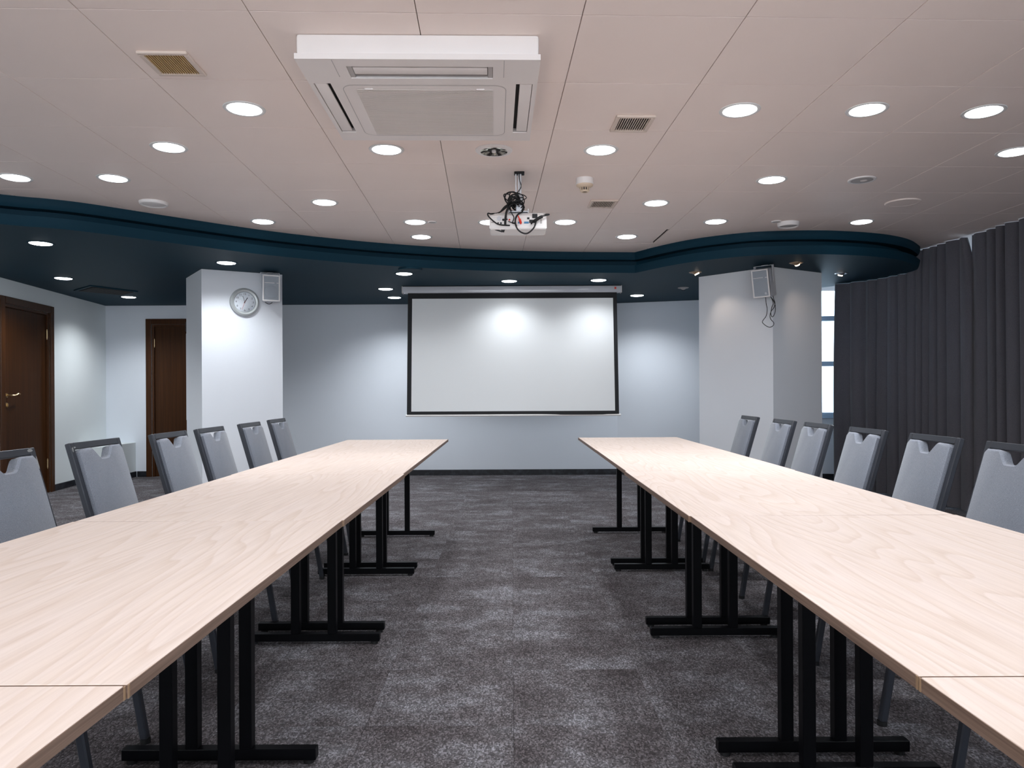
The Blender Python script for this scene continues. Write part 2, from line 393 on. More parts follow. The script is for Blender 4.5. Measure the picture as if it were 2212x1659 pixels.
# skirting boards
def skirt(name, p, q, h=0.075, th=0.015):
    p, q = Vector((*p, 0)), Vector((*q, 0)); d = q-p; L = d.length; d.normalize(); n = Vector((-d.y, d.x, 0))
    T = Matrix((d, n, Vector((0, 0, 1)))).transposed().to_4x4(); T.translation = p
    bm = B(); box(bm, 0, L, -th, 0.0, 0, h, 0.002, 1, mx=T); struct(name, bm, 'marble')
PL = lambda s: (TL @ Vector((s, 0, 0))).xy
skirt('baseboard_left', PL(0), PL(s1-0.075)); skirt('baseboard_left', PL(s2+0.075), PL(LL-0.86))
skirt('baseboard_back', (-5.05, 9.98), (DX0-0.075, 9.98)); skirt('baseboard_back', (DX1+0.075, 9.98), (1.42, 9.98))
skirt('baseboard_right', WR[0], WR[1]); skirt('baseboard_right', WR[1], WR[2]); skirt('baseboard_right', WR[2], WR[3])

# boxed-in ledge in the left corner
bm = B(); box(bm, -5.50, -5.07, 9.15, 9.979, 0.0, 0.465, 0.004, 1)
struct('wall_left_ledge', bm, 'wall_pale')
skirt('baseboard_ledge', (-5.40, 9.15), (-5.07, 9.15), 0.075); skirt('baseboard_ledge', (-5.07, 9.15), (-5.07, 9.964), 0.075)

# columns
def pt(px, py): x, y = at(px, py, DS); return Vector((x, y))
LA, LB_, LC = pt(402, 601), pt(435, 581), pt(609.5, 593.5)
RA, RB, RC = pt(1509.5, 598.5), pt(1669, 576.5), pt(1774.5, 589.5)
def column(name, A, Bc, C):
    D = A+C-Bc; bm = B(); prism(bm, [tuple(A), tuple(Bc), tuple(C), tuple(D)], 0, SOF+0.02)
    o = struct(name, bm, 'wall_light')
    skirt('baseboard_column', tuple(A), tuple(Bc)); skirt('baseboard_column', tuple(Bc), tuple(C))
    return o
column('wall_column_left', LA, LB_, LC); column('wall_column_right', RA, RB, RC)

# curtain path (plan)
CP = [(3.60, 8.42), (3.70, 8.22), (3.88, 7.98), (4.02, 7.5), (4.10, 6.9), (4.16, 6.2), (4.20, 5.2), (4.22, 4.0), (4.22, 1.2)]
CPs = [v.xy for v in smooth([(x, y, 0) for x, y in CP], 12)]

# dropped soffit with grooved fascia
edge_px = [(0, 419.5), (100, 429), (199, 441), (398, 472), (597, 501), (796, 522.5), (995, 536.5), (1180, 543), (1371, 545),
           (1430, 530), (1500, 516), (1590, 504.4), (1658, 499.5), (1748, 497.6), (1816, 498.8), (1884, 503), (1929, 508.8), (1963, 517), (1981, 527), (1987, 536)]
epts = [Vector(at(x, y, DC)) for x, y in edge_px]
first = [(-5.10, 4.02), (-4.4, 4.55)]
seg1 = [v.xy for v in smooth([(*p, 0) for p in first]+[(p.x, p.y, 0) for p in epts[:9]], 5)]
seg2 = [v.xy for v in smooth([(p.x, p.y, 0) for p in epts[8:]]+[(4.03, 7.5, 0)], 4)]
curve = seg1+seg2[1:]
def normals(P):
    out = []
    for i in range(len(P)):
        d = (P[min(i+1, len(P)-1)]-P[max(i-1, 0)]).normalized(); out.append(Vector((-d.y, d.x)))
    return out
NN = normals(curve)
prof = [(0.0, CEIL+0.004), (0.0, CEIL-0.03), (0.006, CEIL-0.055), (0.020, CEIL-0.073), (0.11, CEIL-0.073), (0.11, CEIL-0.131), (0.0, CEIL-0.131), (0.004, CEIL-0.15), (0.012, SOF+0.02), (0.020, SOF)]
bm = B(); rows = []
for p, n in zip(curve, NN): rows.append([bm.verts.new((p.x+n.x*o, p.y+n.y*o, z)) for o, z in prof])
for a, b in zip(rows, rows[1:]):
    for j in range(len(prof)-1): bm.faces.new((a[j], b[j], b[j+1], a[j+1]))
struct('trim_1', bm, 'blue', sm=True)
inner = [p+n*0.020 for p, n in zip(curve, NN)]
cur = [p for p in CPs if p.y > 7.5]           # from the far end to the fascia end
poly = [tuple(p) for p in inner]+[(p.x+0.06, p.y+0.02) for p in reversed(cur)]+[(3.50, 8.62), (3.22, 9.44), (1.42, 9.975), (-5.46, 9.975), (-5.1, 6.9), (-5.2, 4.1)]
poly[-2:] = [tuple(PL(LL-0.01)), tuple((TL @ Vector((LL-5.95, 0, 0))).xy)]
bm = B(); prism(bm, poly, SOF, SOF+0.015); struct('ceiling_soffit', bm, 'blue')
# outer edge of the soffit towards the windows
bm = B(); ed = [(p.x+0.06, p.y+0.02) for p in cur]
vs = []
for x, y in [(4.08, 7.5)]+list(reversed(ed))+[(3.50, 8.62), (3.22, 9.44)]: vs.append((bm.verts.new((x, y, SOF)), bm.verts.new((x, y, CEIL))))
for a, b in zip(vs, vs[1:]): bm.faces.new((a[0], b[0], b[1], a[1]))
struct('trim_2', bm, 'blue')

# main ceiling: backing coloured dark as the unlit void + tiles
bm = B(); box(bm, -7, 5.6, -3.7, 10.6, CEIL+0.03, CEIL+0.08)
ceiling = struct('ceiling', bm, 'void')
TH = math.radians(1.95); ct, st = math.cos(TH), math.sin(TH)
TU, TV, U0, V0 = 0.607, 0.598, -0.249, 2.71
GAP = 0.0016
RG = Matrix.Rotation(TH, 4, 'Z')
def tile_mesh(w_, h_):
    bm = B(); box(bm, -w_/2, w_/2, -h_/2, h_/2, 0, 0.012, 0.0012, 1); return mesh('ceiling_tile', bm, 'tile')
tm = tile_mesh(TU-2*GAP, TV-2*GAP)
for i in range(-8, 9):
    for j in range(-3, 9):
        u = U0+(i+0.5)*TU; v = V0+(j+0.5)*TV
        if u > 5.1: continue
        o = bpy.data.objects.new('ceiling_tile', tm); COL.objects.link(o); o.parent = ceiling
        p = RG @ Vector((u, v, 0)); o.location = (p.x, p.y, CEIL); o.rotation_euler = (random.uniform(-1, 1)*0.0006, random.uniform(-1, 1)*0.0006, TH)
        if i == 2 and j == 6:      # one panel sits loose and shows a dark gap
            bm = B(); box(bm, -TU/2+GAP, TU/2-0.022, -TV/2+GAP, TV/2-0.014, 0, 0.012, 0.0012, 1)
            o.data = mesh('loose_ceiling_tile', bm, 'tile')
# the plain rest of the ceiling behind the camera and left of the tiles
bm = B()
for u0, u1, v0, v1 in ((U0-8*TU, U0+9*TU, -4.2, V0-3*TV-0.003), (-7.6, U0-8*TU-0.003, -4.2, 10.6)):
    box(bm, u0, u1, v0, v1, CEIL, CEIL+0.012, mx=RG)
obj('ceiling_panel', bm, 'tile', ceiling)

# ================================================================= LAMPS
def spot(loc, watts=LAMP_W, col=LAMP_COL, ang=142, blend=0.85, rad=0.07, aim=None):
    l = bpy.data.lights.new('lamp_light', 'SPOT'); l.energy = watts; l.color = col
    l.spot_size = math.radians(ang); l.spot_blend = blend; l.shadow_soft_size = rad
    return l
dl_ring = B(); lathe(dl_ring, [(0.081, 0.0), (0.081, -0.003), (0.090, -0.0045), (0.098, -0.003), (0.100, 0.0), (0.100, 0.0005)], 40, close=True)
dl_ring = mesh('trim_ring', dl_ring, 'trim_ring', True)
dl_ring_b = dl_ring.copy(); dl_ring_b.materials[0] = M['blue']
dl_disc = B(); lathe(dl_disc, [(0.0001, -0.013), (0.04, -0.0115), (0.065, -0.0085), (0.078, -0.005), (0.0805, -0.0003)], 40); dl_disc = mesh('diffuser', dl_disc, 'led', True)
shared = spot(None)
shared_dim = spot(None, LAMP_W*0.24)
shared_soffit = spot(None, LAMP_W*0.42)
shared_mid = spot(None, LAMP_W*0.82)
shared_high = spot(None, LAMP_W*1.25)
def downlight(px, py, dz, label, group, blue=False, pw=None):
    x, y = at(px, py, dz); z = EYE+dz
    t = thing('recessed_downlight', label, 'downlight', (x, y, z), 0, group)
    obj('trim_ring', dl_ring_b if blue else dl_ring, '', t); obj('diffuser', dl_disc, '', t)
    l = bpy.data.objects.new('lamp', pw or (shared if blue or y < 3.4 else (shared_mid if y < 5.0 else shared_dim))); COL.objects.link(l); l.parent = t; l.location = (0, 0, -0.020)
    return t
G1 = 'round white downlights in the light ceiling'; G2 = 'round white downlights in the dark blue soffit'
for px, py, lab in (
    (528, 235, 'lit round downlight left of the air conditioning unit'),
    (365, 318, 'lit round downlight, second inward in the diagonal row left of the air conditioner'),
    (245, 385, 'lit round downlight above the flat ceiling speaker disc on the left'),
    (33, 383.5, 'lit round downlight at the far left edge of the photo in the light ceiling'),
    (835, 323, 'lit round downlight just behind the air conditioner, beside the unlit reflector'),
    (701, 437, 'lit round downlight midway between air conditioner and soffit, left of the screen'),
    (568, 478.5, 'lit round downlight near the soffit edge above the column with the clock'),
    (897, 479.5, 'lit round downlight beside the tiny round ceiling sensor'),
    (910, 511.5, 'lit round downlight closest to the soffit edge, left of the projector'),
    (1058, 480, 'lit round downlight partly hidden behind the projector'),
    (1221, 479.5, 'lit round downlight directly right of the projector'),
    (1298, 324, 'lit round downlight between the larger beige vent and smoke detector'),
    (1417, 438.5, 'lit round downlight right of the smaller beige vent'),
    (1354, 511, 'lit round downlight beside the loose ceiling panel with dark gap'),
    (1598, 238, 'lit round downlight right of the larger beige vent, first of three in a row'),
    (1873, 237, 'lit round downlight, middle of the three in the right hand row'),
    (2125, 241, 'lit round downlight, rightmost of the three in the right hand row'),
    (2192, 328, 'lit round downlight cut by the right edge of the photo'),
    (1667, 388.5, 'lit round downlight left of the tilted unlit eyeball spot'),
    (1546, 478.5, 'lit round downlight above the right column, left of the ceiling speaker'),
    (1861, 479, 'lit round downlight near the curved soffit end by the curtain')):
    downlight(px, py, DC, lab, G1)
for px, py, lab in (
    (88, 525.5, 'lit downlight in dark blue soffit, nearest the left edge of the photo'),
    (137, 601, 'lit downlight in dark blue soffit above the left wooden door wall'),
    (278, 641.5, 'lit downlight in dark blue soffit at the corner of the dark air vent'),
    (489, 567.5, 'lit downlight in dark blue soffit in front of the column with the clock'),
    (873, 591, 'lit downlight in dark blue soffit beside the dark round disc'),
    (833, 624, 'lit downlight in dark blue soffit left of the screen case'),
    (852, 642.5, 'lit downlight in dark blue soffit close to the back wall, left of screen'),
    (1100, 607, 'lit downlight in dark blue soffit above the middle of the screen'),
    (1293, 605, 'lit downlight in dark blue soffit above the right part of the screen'),
    (1376, 638, 'lit downlight in dark blue soffit right of the projection screen')):
    downlight(px, py, DS, lab, G2, True, shared_high if px < 300 or px in (833, 852, 1376) else (shared_soffit if px in (1100, 1293, 873) else shared))
# unseen lamps added for illumination, some over the aisle; one from a ceiling glow
for i, (x, y) in enumerate(((-2.4, 1.5), (-0.35, 1.35), (0.45, 1.35), (2.4, 1.5), (-2.4, -0.3), (-0.3, -0.3), (0.5, -0.3), (2.4, -0.3), (0.92, 2.45), (-1.9, -2), (1.9, -2), (-4.2, 2.6))):
    t = thing('recessed_downlight', 'unseen round downlight overhead, lighting the room from out of the picture', 'downlight', (x, y, CEIL), 0, 'unseen downlights overhead')
    obj('trim_ring', dl_ring, '', t); obj('diffuser', dl_disc, '', t)
    l = bpy.data.objects.new('lamp', shared); COL.objects.link(l); l.parent = t; l.location = (0, 0, -0.012)

# eyeball spots
def eyeball(px, py, dz, label, lit, aim, ring='eyeball', r=0.062, watts=4.0):
    x, y = at(px, py, dz); z = EYE+dz
    t = thing('eyeball_spotlight', label, 'spotlight', (x, y, z), 0, None)
    bm = B(); lathe(bm, [(r*0.62, 0.001), (r*0.62, -0.004), (r*0.85, -0.007), (r, -0.003), (r, 0.001)], 32, close=True); obj('trim_ring', bm, ring, t, True)
    bm = B(); bmesh.ops.create_uvsphere(bm, u_segments=20, v_segments=10, radius=r*0.60, matrix=Matrix.Translation((0, 0, 0.012)))
    obj('swivel_ball', bm, ring, t, True)
    d = (Vector(aim)-Vector((x, y, z))).normalized()
    Q = d.to_track_quat('Z', 'Y').to_matrix().to_4x4(); Q.translation = Vector((0, 0, 0.012))+d*r*0.60
    bm = B(); cyl(bm, (0, 0), r*0.36, -0.008, 0.0015, seg=24, mx=Q); obj('lamp_face', bm, 'warm_lamp' if lit else 'dark', t, True)
    if lit:
        l = bpy.data.objects.new('lamp', spot(None, watts, (1.0, 0.80, 0.64), 74, 0.9, 0.02)); COL.objects.link(l)
        l.location = Vector((x, y, z))+Vector((0, 0, 0.012))+d*(r*0.60+0.012); l.rotation_euler = (-d).to_track_quat('Z', 'Y').to_euler()
        l.parent = t; l.matrix_parent_inverse = t.matrix_basis.inverted() if False else Matrix.Translation((-x, -y, -z))
eyeball(1502, 588, DS, 'lit warm eyeball spotlight in blue soffit left of the right column', True, (2.35, 7.35, 1.3))
eyeball(1720, 567.5, DS, 'lit warm eyeball spotlight in blue soffit right of the white speaker', True, (3.20, 7.42, 1.35))
eyeball(1817, 590, DS, 'lit eyeball spotlight in blue soffit above the window strip', True, (3.25, 8.0, 1.2), ring='steel', watts=4)
eyeball(1476, 621.5, DS, 'unlit eyeball spotlight in blue soffit close to the back wall', False, (2.2, 9.6, 1.2), ring='grey_plastic')

# unlit reflector downlight
x, y = at(1067, 324, DC)
t = thing('reflector_downlight', 'unlit downlight with bare ribbed reflector behind the air conditioner', 'downlight', (x, y, CEIL))
bm = B(); lathe(bm, [(0.078, 0.0), (0.078, -0.012), (0.084, -0.014), (0.100, -0.010), (0.106, -0.004), (0.106, 0.0)], 40, close=True); obj('trim_ring', bm, 'white', t, True)
n_ = 20
for i in range(n_):
    a, b = 2*PI*i/n_, 2*PI*(i+1)/n_; bm = B()
    vs = [bm.verts.new((rr*math.cos(q), rr*math.sin(q), z)) for q, rr, z in ((a, 0.0775, -0.0115), (b, 0.0775, -0.0115), (b, 0.038, -0.002), (a, 0.038, -0.002))]
    m_ = bm.verts.new((0.060*math.cos((a+b)/2), 0.060*math.sin((a+b)/2), -0.0045))
    for q in range(4): bm.faces.new((vs[q], vs[(q+1) % 4], m_))
    obj('reflector_facet', bm, 'chrome' if i % 3 else 'dark', t)  # every third facet coloured dark for the stripes a reflector mirrors
bm = B(); cyl(bm, (0, 0), 0.040, -0.0018, -0.0006, seg=24); obj('lamp_housing', bm, 'dark', t)
bm = B(); cyl(bm, (0, 0), 0.013, -0.012, -0.0018, seg=16); obj('bulb', bm, 'white', t, True)

# discs on the ceiling
def disc(name, px, py, dz, r, th, label, cat, m='white', grille=None, recess=False):
    x, y = at(px, py, dz)
    t = thing(name, label, cat, (x, y, EYE+dz))
    bm = B(); lathe(bm, [(r*0.78, 0.0), (r*0.78, -th*0.8), (r*0.9, -th), (r*0.97, -th*0.8), (r, -th*0.3), (r, 0.0)], 40, close=True); obj('rim', bm, m, t, True)
    bm = B(); lathe(bm, [(0.0001, -th*0.9), (r*0.4, -th*0.9), (r*0.8, -th*0.72), (r*0.8, -th*0.5)], 40); obj('cover' if not grille else 'grille', bm, grille or m, t, True)
    return t
disc('ceiling_speaker', 332, 437, DC, 0.098, 0.022, 'flat white round ceiling speaker near the soffit on the left', 'speaker', 'white')
disc('ceiling_speaker', 1950, 437, DC, 0.122, 0.010, 'large flat round cover in the ceiling near the curtain', 'speaker', 'tile')
disc('ceiling_speaker', 1703, 481, DC, 0.088, 0.034, 'thick white round ceiling speaker with grey mesh above the right column', 'speaker', 'white', 'grey_plastic')
disc('ceiling_sensor', 1677, 478, DC, 0.040, 0.008, 'small white oval ceiling fitting touching the thick round speaker', 'sensor', 'white', 'grey_plastic')
disc('ceiling_sensor', 934, 479, DC, 0.036, 0.008, 'tiny round ceiling sensor with grey centre beside a downlight', 'sensor', 'white', 'grey_plastic')
disc('soffit_disc', 886, 581, DS, 0.115, 0.016, 'dark blue round cover disc on the soffit left of the screen', 'cover', 'blue')
t = disc('unlit_eyeball', 1862, 388, DC, 0.088, 0.008, 'unlit eyeball spot in a white ring, tilted aside, near the curtain', 'spotlight', 'white', 'grey_plastic')
bm = B(); bmesh.ops.create_uvsphere(bm, u_segments=20, v_segments=10, radius=0.055, matrix=Matrix.Translation((0.012, 0, 0.042))); obj('swivel_ball', bm, 'ac_grille', t, True)

# vents
def vent(pl, pr, fl, label, frame_m, slat_m, n=14, dz=DC, ty=0.2):
    x0, y0 = at(*pl, dz); x1, _ = at(*pr, dz); _, y1 = at(*fl, dz)
    w_, h_ = x1-x0, y1-y0
    t = thing('ceiling_vent', label, 'vent', ((x0+x1)/2, (y0+y1)/2, EYE+dz), TH)
    a, b = w_/2, h_/2; fw = 0.022; bm = B()
    for q in ((-a, a, -b, -b+fw), (-a, a, b-fw, b), (-a, -a+fw, -b+fw, b-fw), (a-fw, a, -b+fw, b-fw)): box(bm, *q, -0.012, 0.0, 0.003, 1)
    obj('frame', bm, frame_m, t)
    bm = B(); box(bm, -a+fw, a-fw, -b+fw, b-fw, -0.0015, -0.0005); obj('backing', bm, 'dark', t)
    sm_ = B(); sp = (w_-2*fw)/n; T = Matrix.Rotation(0.35, 4, 'Y'); box(sm_, -0.0007, 0.0007, -b+fw, b-fw, -0.0045, 0.0045, mx=T); box(sm_, -sp*0.17, sp*0.17, -b+fw, b-fw, -0.005, -0.003); sm_ = mesh('slat', sm_, slat_m)
    for i in range(n): obj('slat', sm_, '', t, loc=(-a+fw+sp*(i+0.5), 0, -0.0055))
    return t
vent((291, 109), (400, 109), (343, 160), 'square ceiling vent with yellowed slats left of the air conditioner', 'beige', 'yellowed', 16)
vent((1331, 248), (1416, 248), (1321, 281.5), 'larger looking beige slatted vent right of the air conditioner', 'beige', 'beige', 13)
vent((1276, 431), (1335, 431), (1268, 447.5), 'smaller looking beige slatted vent just beyond the smoke detector', 'beige', 'beige', 13)
c = [Vector(at(px, py, DS)) for px, py in ((195, 616), (298, 629), (266, 636.5), (159, 626.5))]
t = thing('soffit_vent', 'flat dark air vent in the blue soffit near the left corner', 'vent', (0, 0, SOF))
bm = B(); prism(bm, [tuple(p) for p in c], -0.010, 0.0); obj('frame', bm, 'blue', t)
cc = sum(c, Vector((0, 0)))/4; ci = [cc+(p-cc)*0.86 for p in c]
for k in range(8):
    a, b = k/8+0.012, (k+1)/8-0.03
    L0, L1, R0, R1 = ci[0].lerp(ci[3], a), ci[0].lerp(ci[3], b), ci[1].lerp(ci[2], a), ci[1].lerp(ci[2], b)
    bm = B(); prism(bm, [tuple(L0), tuple(R0), tuple(R1), tuple(L1)], -0.016, -0.0101); obj('slat', bm, 'black', t)

# smoke detector
x, y = at(1263, 386, DC)
t = thing('smoke_detector', 'cream smoke detector hanging below the ceiling right of the projector', 'smoke detector', (x, y, CEIL))
bm = B(); lathe(bm, [(0.0001, 0.0), (0.057, 0.0), (0.057, -0.036), (0.054, -0.040), (0.0001, -0.040)], 32); obj('base', bm, 'white', t, True)
bm = B(); lathe(bm, [(0.0001, -0.040), (0.055, -0.040), (0.053, -0.048), (0.040, -0.058), (0.032, -0.060), (0.0001, -0.060)], 32); obj('body', bm, 'cream', t, True)
bm = B(); lathe(bm, [(0.0001, -0.060), (0.026, -0.060), (0.026, -0.080), (0.0001, -0.080)], 24); obj('chamber', bm, 'dark', t, True)
cg = B()
for i in range(12):
    a = 2*PI*i/12; box(cg, 0.026, 0.031, -0.0025, 0.0025, -0.080, -0.058, mx=Matrix.Rotation(a, 4, 'Z'))
lathe(cg, [(0.020, -0.080), (0.031, -0.078), (0.031, -0.082), (0.024, -0.088), (0.016, -0.088), (0.016, -0.084)], 24, close=True)
obj('cage', cg, 'cream', t)

# ================================================================= AIR CONDITIONER
ac = thing('air_conditioner', 'large white square ceiling air conditioner with slatted intake grille', 'air conditioner', (-0.367, 3.315, CEIL), math.radians(1.3))
PZ = -0.100        # underside of the panel
a_, b_ = 0.474, 0.462
bm = B(); box(bm, -a_+0.006, a_-0.006, -b_+0.006, b_-0.006, PZ+0.022, 0.0, 0.010, 2); obj('casing', bm, 'ac_white', ac, True)
# panel as pieces around the openings: front slot, two side slots, intake
fs = (-0.289, 0.289, -0.397, -0.285); gl = (-0.290, 0.290, -0.178, 0.372)
lsl = (-0.455, -0.385, -0.235, 0.345); rsl = (0.385, 0.455, -0.235, 0.345)
bm = B(); zs = (PZ, PZ+0.022)
def rects(outer, holes):
    xs = sorted({outer[0], outer[1]} | {h for q in holes for h in q[:2]}); ys = sorted({outer[2], outer[3]} | {h for q in holes for h in q[2:]})
    for i in range(len(xs)-1):
        for j in range(len(ys)-1):
            cx, cy = (xs[i]+xs[i+1])/2, (ys[j]+ys[j+1])/2
            if any(q[0] < cx < q[1] and q[2] < cy < q[3] for q in holes): continue
            yield xs[i], xs[i+1], ys[j], ys[j+1]
HO = [fs, lsl, rsl, gl]
gx = sorted({-a_, a_} | {h for q in HO for h in q[:2]}); gy = sorted({-b_, b_} | {h for q in HO for h in q[2:]})
vv = {}
def V(i, j, k):
    key = (i, j, k)
    if key not in vv:
        ins = 0.0
        vv[key] = bm.verts.new((gx[i], gy[j], zs[k]))
    return vv[key]
fc = {(i, j) for i in range(len(gx)-1) for j in range(len(gy)-1) if not any(q[0] < (gx[i]+gx[i+1])/2 < q[1] and q[2] < (gy[j]+gy[j+1])/2 < q[3] for q in HO)}
for i, j in fc:
    for k in (0, 1): bm.faces.new((V(i, j, k), V(i+1, j, k), V(i+1, j+1, k), V(i, j+1, k)))
    for (di, dj, p, q) in ((-1, 0, (0, 0), (0, 1)), (1, 0, (1, 0), (1, 1)), (0, -1, (0, 0), (1, 0)), (0, 1, (0, 1), (1, 1))):
        if (i+di, j+dj) not in fc:
            bm.faces.new((V(i+p[0], j+p[1], 0), V(i+q[0], j+q[1], 0), V(i+q[0], j+q[1], 1), V(i+p[0], j+p[1], 1)))
ce = [e for e in bm.edges if all(abs(abs(v.co.x)-a_) < 1e-5 and abs(abs(v.co.y)-b_) < 1e-5 for v in e.verts)]
obj('panel', bm, 'ac_white', ac)
bm = B()
for q in (fs, lsl, rsl): box(bm, q[0], q[1], q[2], q[3], PZ+0.0185, PZ+0.0215)
obj('slot_shade', bm, 'dark', ac)  # near-black plates stand in for the shade inside the outlet slots
bm = B(); box(bm, fs[0]+0.022, fs[1]-0.022, fs[2]+0.016, fs[2]+0.078, PZ+0.002, PZ+0.010, 0.003, 2, Matrix.Identity(4)); obj('louvre', bm, 'ac_white', ac, True)
bm = B(); box(bm, lsl[0]+0.002, lsl[1]-0.016, lsl[2]+0.004, lsl[3]-0.016, PZ+0.001, PZ+0.012, 0.005, 3); obj('louvre', bm, 'ac_white', ac, True)
bm = B(); box(bm, rsl[0]+0.016, rsl[1]-0.002, rsl[2]+0.004, rsl[3]-0.016, PZ+0.001, PZ+0.012, 0.005, 3); obj('louvre', bm, 'ac_white', ac, True)
for q in ((fs[0], fs[0]+0.02, fs[2], fs[3]), (fs[1]-0.02, fs[1], fs[2], fs[3]), (lsl[0], lsl[1], lsl[3]-0.014, lsl[3]), (rsl[0], rsl[1], rsl[3]-0.014, rsl[3])):
    bm = B(); box(bm, *q, PZ+0.004, PZ+0.0184, 0.002, 1); obj('slot_end', bm, 'grey_plastic', ac)
# thin panel seams
bm = B()
for s in (-1, 1):
    box(bm, s*0.333-0.0012, s*0.333+0.0012, -0.455, -0.30, PZ-0.0008, PZ+0.001, mx=Matrix.Rotation(s*0.0, 4, 'Z'))
def rrect(x0, x1, y0, y1, r, n=6):
    out = []
    for cx, cy, a0 in ((x1-r, y1-r, 0), (x0+r, y1-r, PI/2), (x0+r, y0+r, PI), (x1-r, y0+r, 1.5*PI)):
        for i in range(n+1): a = a0+PI/2*i/n; out.append((cx+r*math.cos(a), cy+r*math.sin(a)))
    return out
ro = rrect(-0.345, 0.345, -0.222, 0.385, 0.05); ri = rrect(-0.342, 0.342, -0.219, 0.382, 0.047)
for k in range(len(ro)):
    k2 = (k+1) % len(ro)
    v4 = [bm.verts.new((*p, PZ-0.0012)) for p in (ro[k], ro[k2], ri[k2], ri[k])]; bm.faces.new(v4)
obj('seam', bm, 'grey_plastic', ac)
# intake grille
gr = B(); box(gr, gl[0], gl[1], gl[2], gl[3], PZ+0.012, PZ+0.014); gb = obj('grille', gr, 'ac_grille', ac)
sl = B(); box(sl, gl[0], gl[1], -0.0023, 0.0023, PZ-0.002, PZ+0.010, 0.001, 1); sl = mesh('grille_bar', sl, 'ac_grille')
nb = 52
for i in range(nb):
    obj('grille_bar', sl, '', gb, loc=(0, gl[2]+(gl[3]-gl[2])*(i+0.5)/nb, 0))
for xx in (-0.145, 0, 0.145):
    bm = B(); box(bm, xx-0.008, xx+0.008, gl[2], gl[3], PZ+0.0102, PZ+0.0118); obj('grille_rib', bm, 'ac_white', gb)
for xx in (-0.235, 0.235):
    bm = B(); box(bm, xx-0.018, xx+0.018, gl[2]-0.008, gl[2]+0.002, PZ-0.004, PZ+0.004, 0.003, 2); obj('latch', bm, 'ac_white', gb)

# ================================================================= SCREEN
SY = 8.30
sx0, sx1 = -1.214, 1.222
scr = thing('projection_screen', 'large pull-down projection screen with black border hanging from the soffit', 'screen', (0, SY, SOF))
ROT = Matrix.Translation((0, 0, 0))
bm = B(); box(bm, sx0, sx1, -0.05, 0.05, -0.079, -0.006, 0.006, 2); obj('screen_case', bm, 'screen_case', scr, True)
bm = B(); box(bm, sx0, sx1, -0.052, 0.052, -0.006, 0.0); obj('mounting_rail', bm, 'black', scr)
for x in (sx0-0.008, sx1):
    bm = B(); box(bm, x, x+0.008, -0.054, 0.054, -0.084, -0.002, 0.003, 1); obj('end_cap', bm, 'white', scr)
bm = B(); box(bm, sx1-0.075, sx1-0.055, -0.0515, -0.050, -0.045, -0.020); obj('badge', bm, 'red', scr)['label'] = 'tiny dark red badge on the case'
def zat(py, Y, px=1106): return EYE+((HY-py)-(px-CX)*sn)*Y/F
zt, zb = -0.079, 0.866-SOF
def sheet(name, x0, x1, z0, z1, m, parent, off=0.0, nx=48, nz=24):
    bm = B(); g = []
    for j in range(nz+1):
        z = z0+(z1-z0)*j/nz; t = (z-zt)/(zb-zt); row = []
        for i in range(nx+1):
            x = x0+(x1-x0)*i/nx; kx = 1+0.003*t
            y = -0.02-0.11*t+0.006*math.sin(x*2.1+t*3)*t+0.004*math.sin(x*5+1)*t*t+off
            row.append(bm.verts.new((x*kx, y, z)))
        g.append(row)
    for j in range(nz):
        for i in range(nx): bm.faces.new((g[j][i], g[j][i+1], g[j+1][i+1], g[j+1][i]))
    return obj(name, bm, m, parent, True)
bx0, bx1 = -1.158, 1.176
wx0, wx1 = -1.110, 1.133; wz0, wz1 = -0.140, zat(888, SY-0.11)-SOF
sheet('screen_fabric', wx0-0.002, wx1+0.002, wz0+0.002, wz1-0.002, 'screen', scr, 0.0)
fb = B(); fb.free()
for q in ((bx0, bx1, zt, wz0), (bx0, bx1, wz1, zb), (bx0, wx0, wz0, wz1), (wx1, bx1, wz0, wz1)):
    sheet('black_border', *q, 'black', scr, -0.001, nx=24, nz=12)
sheet('backing_cloth', bx0, bx1, zt, zb, 'black', scr, 0.003)
bm = B(); tb = -0.125
tube(bm, [(bx0-0.014, tb-0.003, zb-0.004), (bx1+0.022, tb-0.003, zb-0.004)], 0.011, 12, 0); obj('weight_bar', bm, 'white', scr, True)
bm = B()
for x in (bx0-0.012, bx1+0.020):
    cyl(bm, (x, -0.06), 0.0012, zb, zt, seg=6)
bm.free()

